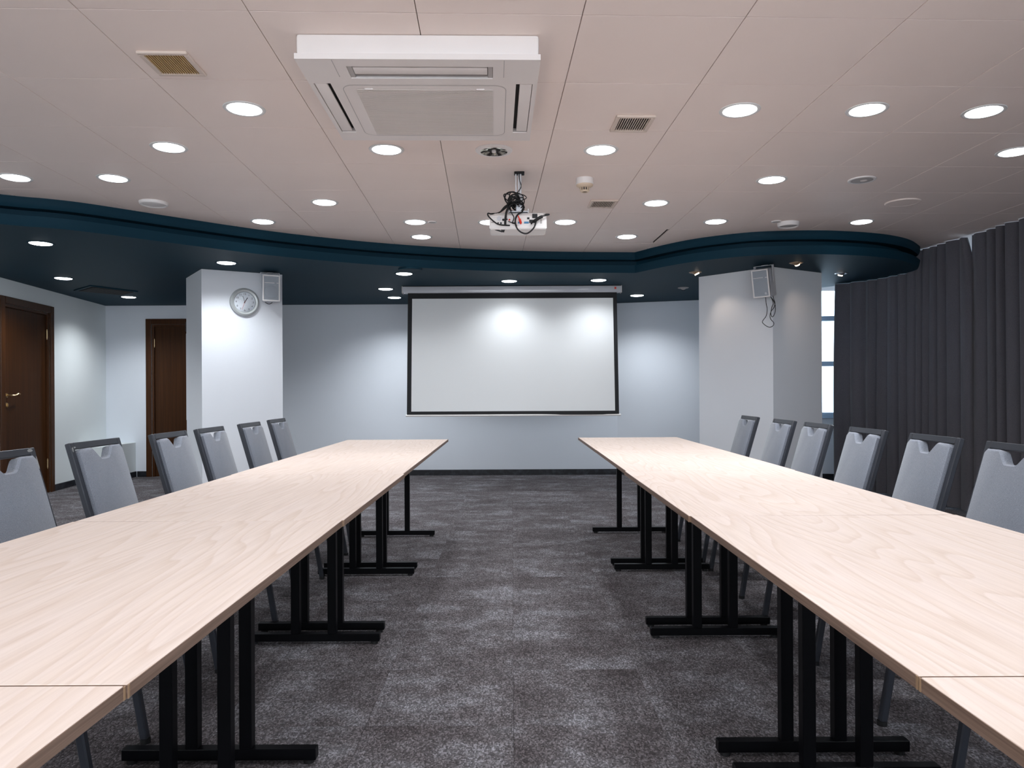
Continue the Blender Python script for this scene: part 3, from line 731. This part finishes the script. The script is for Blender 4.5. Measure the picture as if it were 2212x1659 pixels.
# ================================================================= TABLES
def make_table(L, W, ztop):
    t = thing('conference_table', '', 'table')
    th = 0.0185
    bm = B(); box(bm, -W/2+0.0015, W/2-0.0015, 0.0016, L-0.0016, ztop-th, ztop, 0.0012, 1); obj('tabletop', bm, 'wood', t)
    bm = B()
    for q in ((-W/2, -W/2+0.0016, 0.001, L-0.001), (W/2-0.0016, W/2, 0.001, L-0.001)): box(bm, *q, ztop-th+0.0003, ztop-0.0006)
    for q in ((-W/2, W/2, 0.0004, 0.0017), (-W/2, W/2, L-0.0017, L-0.0004)): box(bm, *q, ztop-th+0.0003, ztop-0.0006)
    obj('edge_band', bm, 'edge', t)['label'] = 'darker oak edge band'
    for x in (-W/2, W/2):
        for y in (0.0005, L-0.0005):
            bm = B(); box(bm, x-0.0008, x+0.0008, y-0.005 if y > 0.1 else y, y if y > 0.1 else y+0.005, ztop-th, ztop-0.0002, 0.0005, 1)
            obj('edge_tip', bm, 'edge_tip', t)['label'] = 'worn tan edge corner'
    for y in (0.078, L-0.078):
        bm = B(); box(bm, -0.295, 0.295, y-0.0175, y+0.0175, 0.012, 0.046, 0.002, 1); fb_ = obj('foot_bar', bm, 'black_metal', t)
        for x in (-0.27, 0.27):
            bm = B(); cyl(bm, (x, y), 0.016, 0.0, 0.013, seg=16); obj('glide', bm, 'rubber', fb_, True)
        for x in (-0.082, 0.082):
            bm = B(); box(bm, x-0.019, x+0.019, y-0.0175, y+0.0175, 0.046, ztop-th-0.022, 0.002, 1); obj('post', bm, 'black_metal', t)
        bm = B(); box(bm, -0.28, 0.28, y-0.0175, y+0.0175, ztop-th-0.022, ztop-th-0.0003, 0.002, 1); obj('top_rail', bm, 'black_metal', t)
    return t
LL_ = 1.2235; LR_ = 1.247
ZL = 0.75; ZR = 0.752
tl = make_table(LL_, 0.795, ZL); tr = make_table(LR_, 0.795, ZR)
names = ['fourth', 'third', 'second']
def tlabel(side, k):
    return {0: 'bleached oak topped folding table cut off by the bottom %s corner' % side,
            1: 'bleached oak topped table with black T legs, second nearest in the %s row' % side,
            2: 'bleached oak topped table with black T legs, middle of five in the %s row' % side,
            3: 'bleached oak topped table with black T legs, second from the screen end, %s row' % side,
            4: 'bleached oak topped table with black T legs at the screen end of the %s row' % side}[k]
jl = [-0.002, 0.0, 0.002, -0.002, -0.005]; jr = [-0.001, 0.0, -0.003, 0.001, 0.001]
for k in range(5):
    gl_ = 'tables in the left row'; gr_ = 'tables in the right row'
    y = 0.959+(k-1)*(LL_+0.0005)
    if k == 0: tl.location = (-0.500-0.3975+jl[0], y, 0); tl['label'] = tlabel('left', 0); tl['group'] = gl_
    else: dup(tl, tlabel('left', k), (-0.500-0.3975+jl[k], y, 0), math.radians((0, 0.08, -0.1, 0.08, 0.05)[k]), gl_)
    y = 0.969+(k-1)*(LR_+0.0005)
    if k == 0: tr.location = (0.531+0.3975+jr[0], y, 0); tr['label'] = tlabel('right', 0); tr['group'] = gr_
    else: dup(tr, tlabel('right', k), (0.530+0.3975+jr[k], y, 0), math.radians((0, -0.1, 0.12, -0.06, 0.0)[k]), gr_)

# ================================================================= CHAIRS
def make_chair():
    t = thing('conference_chair', '', 'chair')
    SB = Vector((-0.215, 0, 0.44)); ST = Vector((-0.355, 0, 0.925)); dirb = (ST-SB).normalized(); nb_ = Vector((dirb.z, 0, -dirb.x))   # forward normal
    hw = 0.192
    bm = B()
    for s in (-1, 1): beam(bm, SB+Vector((0, s*(hw-0.014), 0)), ST+Vector((0, s*(hw-0.014), 0)), 0.028, 0.022, 0.003)
    beam(bm, ST-dirb*0.0135+Vector((0, -hw+0.0285, 0)), ST-dirb*0.0135+Vector((0, hw-0.0285, 0)), 0.027, 0.022, 0.002, side=dirb)
    obj('back_frame', bm, 'chair_metal', t)
    # padded back with hand notch
    Lb = (ST-SB).length; top = Lb-0.030; bot = 0.05; w2 = hw-0.031
    P = [(-w2, bot+0.01), (-w2, top-0.015), (-w2+0.012, top-0.002)]
    nwid = 0.080; dep = 0.050
    for i in range(13):
        a = -1+2*i/12; q = min(1, max(0, (1-abs(a))/0.72)); q = q*q*(3-2*q); P.append((a*nwid, top-0.001-dep*q))
    P += [(w2-0.012, top-0.002), (w2, top-0.015), (w2, bot+0.01), (w2-0.01, bot), (-w2+0.01, bot)]
    bm = B(); thk = 0.030
    fr_, bk = [], []
    for (y, s) in P:
        p = SB+dirb*s
        bk.append(bm.verts.new(p+Vector((0, y, 0))-nb_*0.010)); fr_.append(bm.verts.new(p+Vector((0, y, 0))+nb_*(thk-0.007)))
    # inset puffed front
    cy, cs_ = 0, (top+bot)/2
    ins = []
    for (y, s) in P:
        sx_ = 1-0.008/w2; q_y = y*sx_; q_s = cs_+(s-cs_)*(1-0.008/((top-bot)/2))
        if abs(y) <= nwid*0.95: q_s = s-0.007
        if abs(y) <= nwid*0.95: q_y = y*1.05
        ins.append(bm.verts.new(SB+dirb*q_s+Vector((0, q_y, 0))+nb_*thk))
    n = len(P)
    for i in range(n):
        j = (i+1) % n
        bm.faces.new((bk[i], bk[j], fr_[j], fr_[i])); bm.faces.new((fr_[i], fr_[j], ins[j], ins[i]))
    for tri in tessellate_polygon([[Vector((y, s, 0)) for y, s in P]]):
        bm.faces.new([ins[i] for i in tri]); bm.faces.new([bk[i] for i in tri][::-1])
    obj('backrest', bm, 'chair_fabric', t, True)
    # seat
    bm = B(); box(bm, -0.215, 0.205, -0.19, 0.19, 0.432, 0.487, 0.020, 4); obj('seat', bm, 'chair_fabric', t, True)
    bm = B()
    for s in (-1, 1): box(bm, -0.215, 0.19, s*0.178-0.011, s*0.178+0.011, 0.408, 0.432, 0.002, 1)
    box(bm, 0.168, 0.19, -0.167, 0.167, 0.408, 0.432, 0.002, 1); box(bm, -0.215, -0.193, -0.167, 0.167, 0.408, 0.432, 0.002, 1)
    obj('seat_frame', bm, 'chair_metal', t)
    for s in (-1, 1):
        bm = B(); beam(bm, (0.180, s*0.181, 0.412), (0.248, s*0.181, 0.012), 0.025, 0.025, 0.004); lg = obj('leg', bm, 'chair_metal', t)
        bm = B(); cyl(bm, (0.249, s*0.181), 0.016, 0.0, 0.016, seg=12); obj('foot_cap', bm, 'rubber', lg, True)
        bm = B(); cyl(bm, (0, 0), 0.007, 0, 0.010, seg=10, mx=Matrix.Translation((0.200, s*0.181, 0.205)) @ Matrix.Rotation(-PI/2, 4, 'Y')); obj('bumper', bm, 'rubber', lg, True)
        bm = B(); beam(bm, (-0.211, s*0.178, 0.445), (-0.300, s*0.178, 0.012), 0.028, 0.022, 0.004); lg = obj('leg', bm, 'chair_metal', t)
        bm = B(); cyl(bm, (-0.302, s*0.178), 0.016, 0.0, 0.016, seg=12); obj('foot_cap', bm, 'rubber', lg, True)
    return t
ch = make_chair()
XL, XR = -1.437, 1.487
lch = [(1.90, 0, 0), (2.57, 0, 0), (3.17, 0.0, 0), (3.79, 0.03, 0), (4.29, 0.035, 0), (4.94, 0.035, 0), (5.62, 0, 0)]
rch = [(1.90, 0, 0), (2.67, 0, 0), (3.22, 0.0, 0), (3.83, 0, 0), (4.45, 0, 0), (5.00, 0, 0), (5.72, 0, 0)]
lab_l = ['grey upholstered chair mostly outside the left edge, only a leg showing under the table',
         'grey upholstered chair with scuffed frame, cut by the left edge of the photo',
         'grey upholstered chair with a scuffed near corner, before the white ledge on the left',
         'grey upholstered chair in the left row in front of the further wooden door',
         'grey upholstered chair in the left row before the left side of the clock column',
         'grey upholstered chair in the left row below the clock, second from the screen end',
         'grey upholstered chair in the left row nearest the screen, before the grey wall']
lab_r = ['grey upholstered chair mostly outside the right edge, only a leg showing under the table',
         'grey upholstered chair cut by the right edge of the photo, before the curtain',
         'grey upholstered chair fully in view nearest the viewer in the right row, before the curtain',
         'grey upholstered chair in the right row at the left end of the curtain',
         'grey upholstered chair in the right row in front of the window strip',
         'grey upholstered chair in the right row below the hanging speaker cables',
         'grey upholstered chair in the right row nearest the screen, before the pale column face']
for k, (y, dx, rz) in enumerate(lch):
    if k == 0: ch.location = (XL, y, 0); ch['label'] = lab_l[0]; ch['group'] = 'chairs along the left table row'
    else: dup(ch, lab_l[k], (XL+dx, y, 0), math.radians(rz), 'chairs along the left table row')
def scuff(root, s, spots):
    SB = Vector((-0.215, 0, 0.44)); ST = Vector((-0.355, 0, 0.925)); d = (ST-SB).normalized(); nf = Vector((d.z, 0, -d.x)); rn = random.Random(3+s)
    for (dy, dt, a, b) in spots:
        bm = B(); c = ST-d*dt+Vector((0, s*dy, 0))+nf*0.0112; ring = []
        for i in range(9):
            q = 2*PI*i/9; f = rn.uniform(0.6, 1.1); ring.append(bm.verts.new(c+Vector((0, a*f*math.cos(q), 0))+d*(b*f*math.sin(q))+nf*0.0004))
        bm.faces.new(ring); bmesh.ops.solidify(bm, geom=bm.faces[:], thickness=0.0005); obj('scuff_mark', bm, 'scuff', root)
for o in list(COL.objects):
    if o.get('label') == lab_l[1]: scuff(o, 1, ((0.160, 0.009, 0.020, 0.007), (0.184, 0.055, 0.004, 0.030)))
    if o.get('label') == lab_l[2]: scuff(o, -1, ((0.182, 0.028, 0.005, 0.014), (0.165, 0.020, 0.008, 0.004)))
for k, (y, dx, rz) in enumerate(rch):
    dup(ch, lab_r[k], (XR+dx, y, 0), PI+math.radians(rz), 'chairs along the right table row')

# ================================================================= CURTAINS
def path_at(s):
    acc = 0
    for a, b in zip(CPs, CPs[1:]):
        d = (b-a).length
        if acc+d >= s: 
            t = (s-acc)/d; p = a.lerp(b, t); n = (b-a).normalized(); return p, Vector((-n.y, n.x))
        acc += d
    n = (CPs[-1]-CPs[-2]).normalized(); return CPs[-1], Vector((-n.y, n.x))
PLEN = sum((b-a).length for a, b in zip(CPs, CPs[1:]))
def curtain(s0, s1, label, seed, lean0=0.0, lean1=0.0, o0=0.0, o1=0.0):
    rnd = random.Random(seed)
    # fold breakpoints
    n = int((s1-s0)/0.0075); nz = 26
    ph = []; a = 0; step = []
    f0 = rnd.random()*6
    for i in range(n+1):
        s = s0+(s1-s0)*i/n
        ph.append(a); a += (s1-s0)/n*2*PI/(0.155+0.045*math.sin(s*3.1+f0)+0.03*math.sin(s*7.7+1))
    bm = B(); g = []
    for j in range(nz+1):
        tz = j/nz; row = []
        for i in range(n+1):
            s = s0+(s1-s0)*i/n
            fade0 = max(0, 1-(s-s0)/0.25); fade1 = max(0, 1-(s1-s)/0.18)
            sl = s+lean0*fade0*math.sin(min(1, (1-tz)*1.5)*PI/2)*1.0+lean1*fade1*(tz**9)
            p, nn = path_at(max(0, min(PLEN-0.001, sl)))
            top = (SOF-0.002) if p.y > 7.48 else (CEIL-0.004)
            z = 0.028+(top-0.028)*tz
            am = 0.046*(1.0-0.2*tz)*(0.8+0.3*math.sin(s*2.3+2))*(1-0.6*max(fade0 if o0 else 0, fade1 if o1 else 0))
            w_ = abs(math.sin(0.5*ph[i]+0.18*math.sin(tz*2+s*2))); off = -am*1.15*(2*w_**0.9-1.05)+am*0.25*math.sin(1.37*ph[i]+1.2)
            off += 0.008*math.sin(s*9+tz*2.0)
            off += o0*fade0+o1*fade1
            off = max(-0.075, min(0.075, off))
            row.append(bm.verts.new((p.x+nn.x*off, p.y+nn.y*off, z)))
        g.append(row)
    for j in range(nz):
        for i in range(n): bm.faces.new((g[j][i], g[j][i+1], g[j+1][i+1], g[j+1][i]))
    bmesh.ops.solidify(bm, geom=bm.faces[:], thickness=0.0025)
    t = thing('curtain', label, 'curtain')
    obj('curtain_fabric', bm, 'curtain', t, True)
    return t
# arclength of the gap at px 2098
sgap = 0; acc = 0
for a, b in zip(CPs, CPs[1:]):
    acc += (b-a).length
    if b.x/b.y*F+CX >= 2100: sgap = acc; break
curtain(0.06, sgap+0.07, 'dark grey floor length curtain on curved track beside the window strip', 3, lean0=-0.04, lean1=-0.165, o1=0.012)
curtain(sgap-0.01, PLEN, 'dark grey floor length curtain nearer the viewer, cut by the right edge', 11, o0=-0.012)
# ================================================================= PROJECTOR
PXx, PY_ = at(1121, 373, DC)
pj = thing('projector', 'white ceiling projector seen from its socket side, hanging from a pole', 'projector', (PXx, PY_, CEIL), 0)
pxm = F/PY_
def zz(py): return EYE+(HY-py-(1120-CX)*sn)/pxm-CEIL
bm = B(); box(bm, -0.030, 0.034, -0.03, 0.03, -0.010, 0.0, 0.002, 1); obj('ceiling_plate', bm, 'dark', pj)
for x in (-0.018, -0.0, 0.012):
    bm = B(); box(bm, x-0.007, x+0.004, -0.012, 0.012, zz(425), -0.010, 0.002, 1); obj('pole', bm, 'steel', pj)
bm = B(); box(bm, -0.022, 0.026, -0.02, 0.02, zz(462), zz(424), 0.004, 2); obj('pole', bm, 'steel', pj)
bm = B(); box(bm, -0.07, 0.06, -0.05, 0.09, zz(462), zz(462)+0.008, 0.002, 1)
for x in (-0.07, 0.052): box(bm, x, x+0.008, -0.05, 0.09, zz(462)-0.004, zz(462)+0.02, 0.001, 1)
obj('mount_plate', bm, 'steel', pj)
bx, bw = -0.008, 0.178
def zq(py, y): return EYE+(HY-py-(1120-CX)*sn)*(PY_+y)/F-CEIL
zt_, zu, zl, zb_ = zq(460, -0.045), zq(466.5, -0.078), zq(495, -0.078), zq(508.5, 0.16)
profP = [(-0.078, zl), (0.165, zb_), (0.18, zb_+0.02), (0.18, zu), (0.15, zt_), (-0.045, zt_), (-0.078, zu)]
bm = B(); A_, B_ = [], []
for y, z in profP: A_.append(bm.verts.new((bx-bw, y, z))); B_.append(bm.verts.new((bx+bw, y, z)))
bm.faces.new(A_); bm.faces.new(B_[::-1])
for i in range(len(profP)): j = (i+1) % len(profP); bm.faces.new((A_[i], A_[j], B_[j], B_[i]))
bmesh.ops.bevel(bm, geom=[e for e in bm.edges], offset=0.006, segments=2, affect='EDGES')
body = obj('body', bm, 'white', pj, True)
bm = B(); box(bm, bx-bw+0.02, bx+bw-0.02, -0.03, 0.15, zt_-0.001, zt_+0.004, 0.002, 1); obj('top_cover', bm, 'projector_grey', pj)
def port(cx_, cy_, w_, h_, m, name='socket', round_=False, d=0.004):
    X = (cx_-1121)/pxm; Z = zz(cy_); yf = -0.0785+0.001
    bm = B()
    if round_: cyl(bm, (0, 0), w_/2/pxm, 0, d, seg=16, mx=Matrix.Translation((X, yf, Z)) @ Matrix.Rotation(PI/2, 4, 'X'))
    else: box(bm, X-w_/2/pxm, X+w_/2/pxm, yf-d, yf+0.004, Z-h_/2/pxm, Z+h_/2/pxm, 0.001, 1)
    return obj(name, bm, m, body)
port(1154, 473, 11, 9, 'ink'); port(1149, 484.5, 14, 7, 'ink'); port(1140, 478, 5, 4, 'ink'); port(1136, 487, 10, 4, 'blue_plastic'); port(1122, 487, 8, 4, 'blue_plastic')
port(1109, 488, 6, 3, 'ink'); port(1087, 481, 5, 5, 'ink', round_=True); port(1082, 488, 4, 4, 'ink', round_=True); port(1076, 487.5, 3, 3, 'ink', round_=True)
port(1095, 480, 3, 3, 'ink', round_=True); port(1100, 481, 4, 4, 'red', round_=True); port(1078, 478, 10, 10, 'speaker_body', 'vent_disc', True, 0.002); port(1064, 486, 6, 3, 'grey_plastic', 'label_plate', d=0.001)
port(1167, 484, 4, 10, 'grey_plastic', 'kensington_slot' if False else 'side_slot', d=0.002)
bm = B(); box(bm, -0.17, -0.115, -0.03, 0.01, zb_-0.004, zb_+0.001, 0.001, 1); beam(bm, (-0.165, -0.05, zb_-0.003), (-0.105, -0.05, zb_-0.022), 0.012, 0.006, 0.001); beam(bm, (-0.105, -0.05, zb_-0.022), (-0.098, -0.05, zb_+0.004), 0.018, 0.02, 0.001)
obj('foot', bm, 'ink', pj)
lm = B(); cyl(lm, (0, 0), 0.03, 0, 0.03, seg=24, mx=Matrix.Translation((0.05, 0.175, (zt_+zb_)/2)) @ Matrix.Rotation(-PI/2, 4, 'X')); obj('lens', lm, 'ink', pj, True)
# cables: traced in the plane just in front of the sockets
def cab(pts, r, y0=-0.09, dy=None):
    out = []
    for i, q in enumerate(pts):
        y = q[2] if len(q) > 2 else y0
        s_ = (PY_+y)/F
        out.append((PXx+0+((q[0]-CX)*s_-PXx), PY_+y, EYE+((HY-q[1])-(q[0]-CX)*sn)*s_))
    return out
bm = B()
tube(bm, cab([(1103, 487, -0.08), (1080, 485, -0.10), (1068, 478, -0.11), (1057, 467, -0.11), (1056, 461, -0.10), (1062, 462, -0.07)], 0), 0.0045)
tube(bm, cab([(1062, 462, -0.07), (1078, 460, -0.03), (1092, 451, -0.04), (1104, 440, -0.05)], 0), 0.0045)
tag(obj('video_cable', bm, 'rubber', None, True), 'black cable looping round the left end of the projector', 'cable')
bm = B()
tube(bm, cab([(1149, 484, -0.085), (1156, 476, -0.10), (1170, 468, -0.11), (1187, 464, -0.10), (1184, 463, -0.07), (1168, 465, -0.05)], 0), 0.0045)
tube(bm, cab([(1157, 477, -0.10), (1162, 473.5, -0.105), (1170, 469, -0.11), (1174, 468, -0.11)], 0), 0.010)
tube(bm, cab([(1160, 477, -0.10), (1155, 492, -0.12), (1141, 504, -0.12), (1128, 502, -0.12), (1118, 492, -0.12), (1115, 476, -0.11), (1120, 464, -0.08), (1130, 457, -0.05), (1134, 448, -0.04), (1128, 440, -0.04), (1112, 438, -0.05)], 0), 0.005)
tag(obj('power_cable', bm, 'rubber', None, True), 'thick black power cable curving in a loop below the projector', 'cable')
bm = B(); rnd = random.Random(5)
tube(bm, cab([(1123, 376, -0.014), (1125, 390, -0.016), (1128, 403, -0.02), (1120, 416, -0.03), (1114, 426, -0.04), (1108, 440, -0.05)], 0), 0.0025)
for k in range(16):
    cxp = 1116+rnd.uniform(-12, 10); cyp = 439+rnd.uniform(-15, 12); rx = rnd.uniform(7, 17); ry = rnd.uniform(5, 16); a0 = rnd.uniform(0, 6); tl_ = rnd.uniform(-0.6, 0.6)
    pts = []
    for i in range(8):
        a = a0+i*0.85; ux, uy = rx*math.cos(a), ry*math.sin(a)
        pts.append((cxp+ux*math.cos(tl_)-uy*math.sin(tl_), cyp+ux*math.sin(tl_)+uy*math.cos(tl_), -0.035+0.05*math.sin(a)))
    tube(bm, cab(pts, 0), rnd.choice((0.0028, 0.0035, 0.0045)), 6, 5)
tube(bm, cab([(1103, 452, -0.06), (1098, 445, -0.06), (1104, 430, -0.06), (1106, 427, -0.06)], 0), 0.006)
tube(bm, cab([(1083, 458, -0.05), (1092, 447, -0.06), (1102, 440, -0.06)], 0), 0.005)
tube(bm, cab([(1093, 487, -0.085), (1094, 470, -0.10), (1097, 455, -0.09), (1104, 444, -0.06)], 0), 0.007)
tube(bm, cab([(1108, 482, -0.085), (1112, 470, -0.10), (1106, 458, -0.09), (1104, 446, -0.06)], 0), 0.003)
tube(bm, cab([(1100, 478, -0.085), (1115, 484, -0.10), (1118, 488, -0.09)], 0), 0.003)
tube(bm, cab([(1113, 415, -0.03), (1124, 418, -0.04), (1132, 424, -0.04), (1130, 434, -0.04), (1118, 436, -0.05)], 0), 0.003)
tag(obj('cable_tangle', bm, 'rubber', None, True), 'tangle of coiled black cables wrapped round the projector pole', 'cable')
bm = B(); tube(bm, cab([(1127, 484, -0.088), (1125, 476, -0.10), (1121, 466, -0.10)], 0), 0.004); tube(bm, cab([(1127, 482, -0.09), (1124, 473, -0.10)], 0), 0.0075)
tag(obj('video_plug', bm, 'red', None, True), 'red cable plug in front of the projector sockets', 'plug')

# ================================================================= LOUDSPEAKERS
def speaker(label, loc, rz, tilt, w_=0.165, h_=0.255, d_=0.165, knob=False):
    t = thing('loudspeaker', label, 'speaker', loc, rot=(tilt, 0, rz))      # local -y is the front
    bm = B(); ft = [(-w_/2, -d_/2), (w_/2, -d_/2), (w_*0.36, d_/2), (-w_*0.36, d_/2)]
    prism(bm, ft, -h_/2, h_/2); bmesh.ops.bevel(bm, geom=bm.edges[:], offset=0.006, segments=2, affect='EDGES'); obj('cabinet', bm, 'speaker_body', t, True)
    bm = B(); a, b = w_/2-0.002, h_/2-0.002
    for q in ((-a, a, b-0.012, b), (-a, a, -b, -b+0.012), (-a, -a+0.012, -b+0.012, b-0.012), (a-0.012, a, -b+0.012, b-0.012)):
        box(bm, q[0], q[1], -d_/2-0.012, -d_/2+0.002, q[2], q[3], 0.002, 1)
    obj('front_frame', bm, 'white', t)
    bm = B(); box(bm, -a+0.011, a-0.011, -d_/2-0.006, -d_/2, -b+0.011, b-0.011, 0.001, 1); g = obj('grille', bm, 'speaker_grille', t)
    bm = B(); lathe(bm, [(0.058, 0.0), (0.060, 0.002), (0.058, 0.003), (0.0001, 0.001)], 32, mx=Matrix.Translation((0, -d_/2-0.006, -0.035)) @ Matrix.Rotation(PI/2, 4, 'X')); obj('cone', bm, 'speaker_grille', g, True)
    for x0, x1 in ((-a+0.016, a*0.35), (a*0.6, a-0.014)):
        bm = B(); box(bm, x0, x1, -d_/2-0.010, -d_/2-0.005, b*0.38, b*0.38+0.005, 0.001, 1); obj('bar', bm, 'white', g)
    if knob:
        bm = B(); cyl(bm, (0, 0), 0.012, 0, 0.010, seg=20, mx=Matrix.Translation((a-0.035, -d_/2-0.006, -b+0.035)) @ Matrix.Rotation(PI/2, 4, 'X')); obj('knob', bm, 'steel', g, True)
    bm = B()                                        # U bracket
    zt2 = h_/2+0.022
    box(bm, -w_/2-0.007, -w_/2-0.003, -0.02, 0.02, 0.0, zt2, 0.001, 1); box(bm, w_/2+0.003, w_/2+0.007, -0.02, 0.02, 0.0, zt2, 0.001, 1); box(bm, -w_/2-0.007, w_/2+0.007, -0.02, 0.02, zt2, zt2+0.004, 0.001, 1)
    box(bm, -0.025, 0.025, 0.0, d_/2+0.05, zt2+0.004, zt2+0.008, 0.001, 1)
    obj('bracket', bm, 'speaker_body', t)
    return t
fd = (LC-LB_).normalized(); fn = Vector((fd.y, -fd.x))          # front face of the left column, outward normal
ls = LB_+fd*((LC-LB_).length-0.145)+fn*0.125
speaker('white wall speaker on the clock column, high beside the clock', (ls.x, ls.y, SOF-0.165), 0.47, 0.05)
bm = B(); q = LC-fd*0.06+fn*0.004
tube(bm, [(ls.x+0.075, ls.y-0.02, 2.20), (q.x+0.01, q.y-0.10, 2.12), (q.x+0.005, q.y-0.08, 2.04), (q.x-0.04, q.y-0.08, 2.00), (q.x-0.08, q.y-0.10, 2.02), (ls.x+0.01, ls.y-0.03, 2.035)], 0.003)
tag(obj('speaker_cable', bm, 'rubber', None, True), 'thin dark cable looping beneath the speaker beside the clock', 'cable')
RS = Vector(((1654-CX)/F*6.98, 6.98)); 
speaker('white wall speaker at the corner of the right column, tilted down with hanging cables', (RS.x, RS.y, EYE+(HY-610-3)*6.98/F), -0.80, 0.20, knob=True, w_=0.17, h_=0.265, d_=0.17)
def wp(px, py, Y): return ((px-CX)/F*Y, Y, EYE+((HY-py)-(px-CX)*sn)*Y/F)
Yc = 7.0
bm = B(); tube(bm, [wp(*p, Yc) for p in ((1654.5, 637), (1656, 655), (1658, 668), (1656, 682), (1649, 692), (1648, 697), (1656, 704), (1664, 707), (1671, 703), (1672, 697), (1666, 690), (1664, 682), (1667, 672), (1673, 664), (1675, 655), (1672, 645), (1670, 637))], 0.0032)
tube(bm, [wp(*p, Yc) for p in ((1664, 638), (1669, 647), (1671, 656), (1668, 664), (1666, 676), (1668, 684), (1672, 682), (1675.5, 672), (1675.5, 660), (1672, 650), (1665, 640))], 0.0032)
tag(obj('speaker_cable', bm, 'rubber', None, True), 'black cables dangling in loops below the speaker on the right column', 'cable')

# ================================================================= CLOCK
# position on the column face along the ray through (529, 653)
a = (529-CX)/F
s_ = (a*LB_.y-LB_.x)/(fd.x-a*fd.y); cp = LB_+fd*s_+fn*0.002
cz = EYE+((HY-653)-(529-CX)*sn)*cp.y/F
R_ = 0.138
ck = thing('wall_clock', 'round white wall clock with grey rim on the left column', 'clock', (cp.x, cp.y, cz), rot=(PI/2, 0, math.atan2(fd.y, fd.x)))   # local z = out of the wall
bm = B(); lathe(bm, [(R_*0.70, 0.012), (R_*0.74, 0.030), (R_*0.86, 0.034), (R_*0.97, 0.024), (R_, 0.010), (R_, 0.0), (R_*0.70, 0.0)], 56, close=True); obj('rim', bm, 'clock_rim', ck, True)
bm = B(); lathe(bm, [(0.0001, 0.013), (R_*0.72, 0.013), (R_*0.72, 0.0)], 56); fo = obj('face', bm, 'clock_face', ck)
def text_mesh(s, size):
    cu = bpy.data.curves.new('numeral', 'FONT'); cu.body = s; cu.size = size; cu.align_x = 'CENTER'; cu.align_y = 'CENTER'; cu.extrude = 0.0003
    o = bpy.data.objects.new('numeral', cu); COL.objects.link(o)
    me = bpy.data.meshes.new_from_object(o.evaluated_get(bpy.context.evaluated_depsgraph_get())); bpy.data.objects.remove(o)
    me.materials.clear(); me.materials.append(M['ink']); me.name = 'numeral'; return me
for h in range(1, 13):
    a = PI/2-h*PI/6; obj('numeral', text_mesh(str(h), 0.026), '', fo, loc=(R_*0.575*math.cos(a), R_*0.575*math.sin(a), 0.0136))
def hand(ang, L, wd, m, z, tail=0.012):
    bm = B(); box(bm, -wd/2, wd/2, -tail, L, z, z+0.001, mx=Matrix.Rotation(-ang, 4, 'Z')); return obj('hand', bm, m, ck)
hand(math.radians(31), 0.052, 0.0065, 'ink', 0.0150)['label'] = 'short thick black hour hand'
hand(math.radians(-17), 0.062, 0.0035, 'ink', 0.0165)['label'] = 'thin black minute hand'
hand(math.radians(200), 0.080, 0.0016, 'red', 0.0180)['label'] = 'fine red second hand'
bm = B(); cyl(bm, (0, 0), 0.004, 0.013, 0.0205, seg=16); obj('hub', bm, 'ink', ck)
bm = B(); lathe(bm, [(0.0001, 0.0290), (R_*0.4, 0.0275), (R_*0.73, 0.0235)], 56); obj('lens_cover', bm, 'glass', ck, True)

# ================================================================= WHITEBOARD AT THE FAR SIDE OF THE LEFT COLUMN
LD = LA+LC-LB_
bd = (LD-LA).normalized(); bn = Vector((-bd.y, bd.x))       # back-left face
T = Matrix((Vector((bd.x, bd.y, 0)), Vector((bn.x, bn.y, 0)), Vector((0, 0, 1)))).transposed().to_4x4(); T.translation = (LA.x, LA.y, 0)
wbd = thing('whiteboard', 'narrow edge of a white board showing behind the left column', 'board', (0, 0, 0))
bm = B(); box(bm, 0.0, 0.55, 0.012, 0.040, 0.845, 1.74, 0.003, 1, T); obj('board', bm, 'speaker_body', wbd)
bm = B(); box(bm, -0.004, 0.06, 0.004, 0.046, 1.76, 1.86, 0.003, 1, T); obj('bracket', bm, 'ink', wbd)
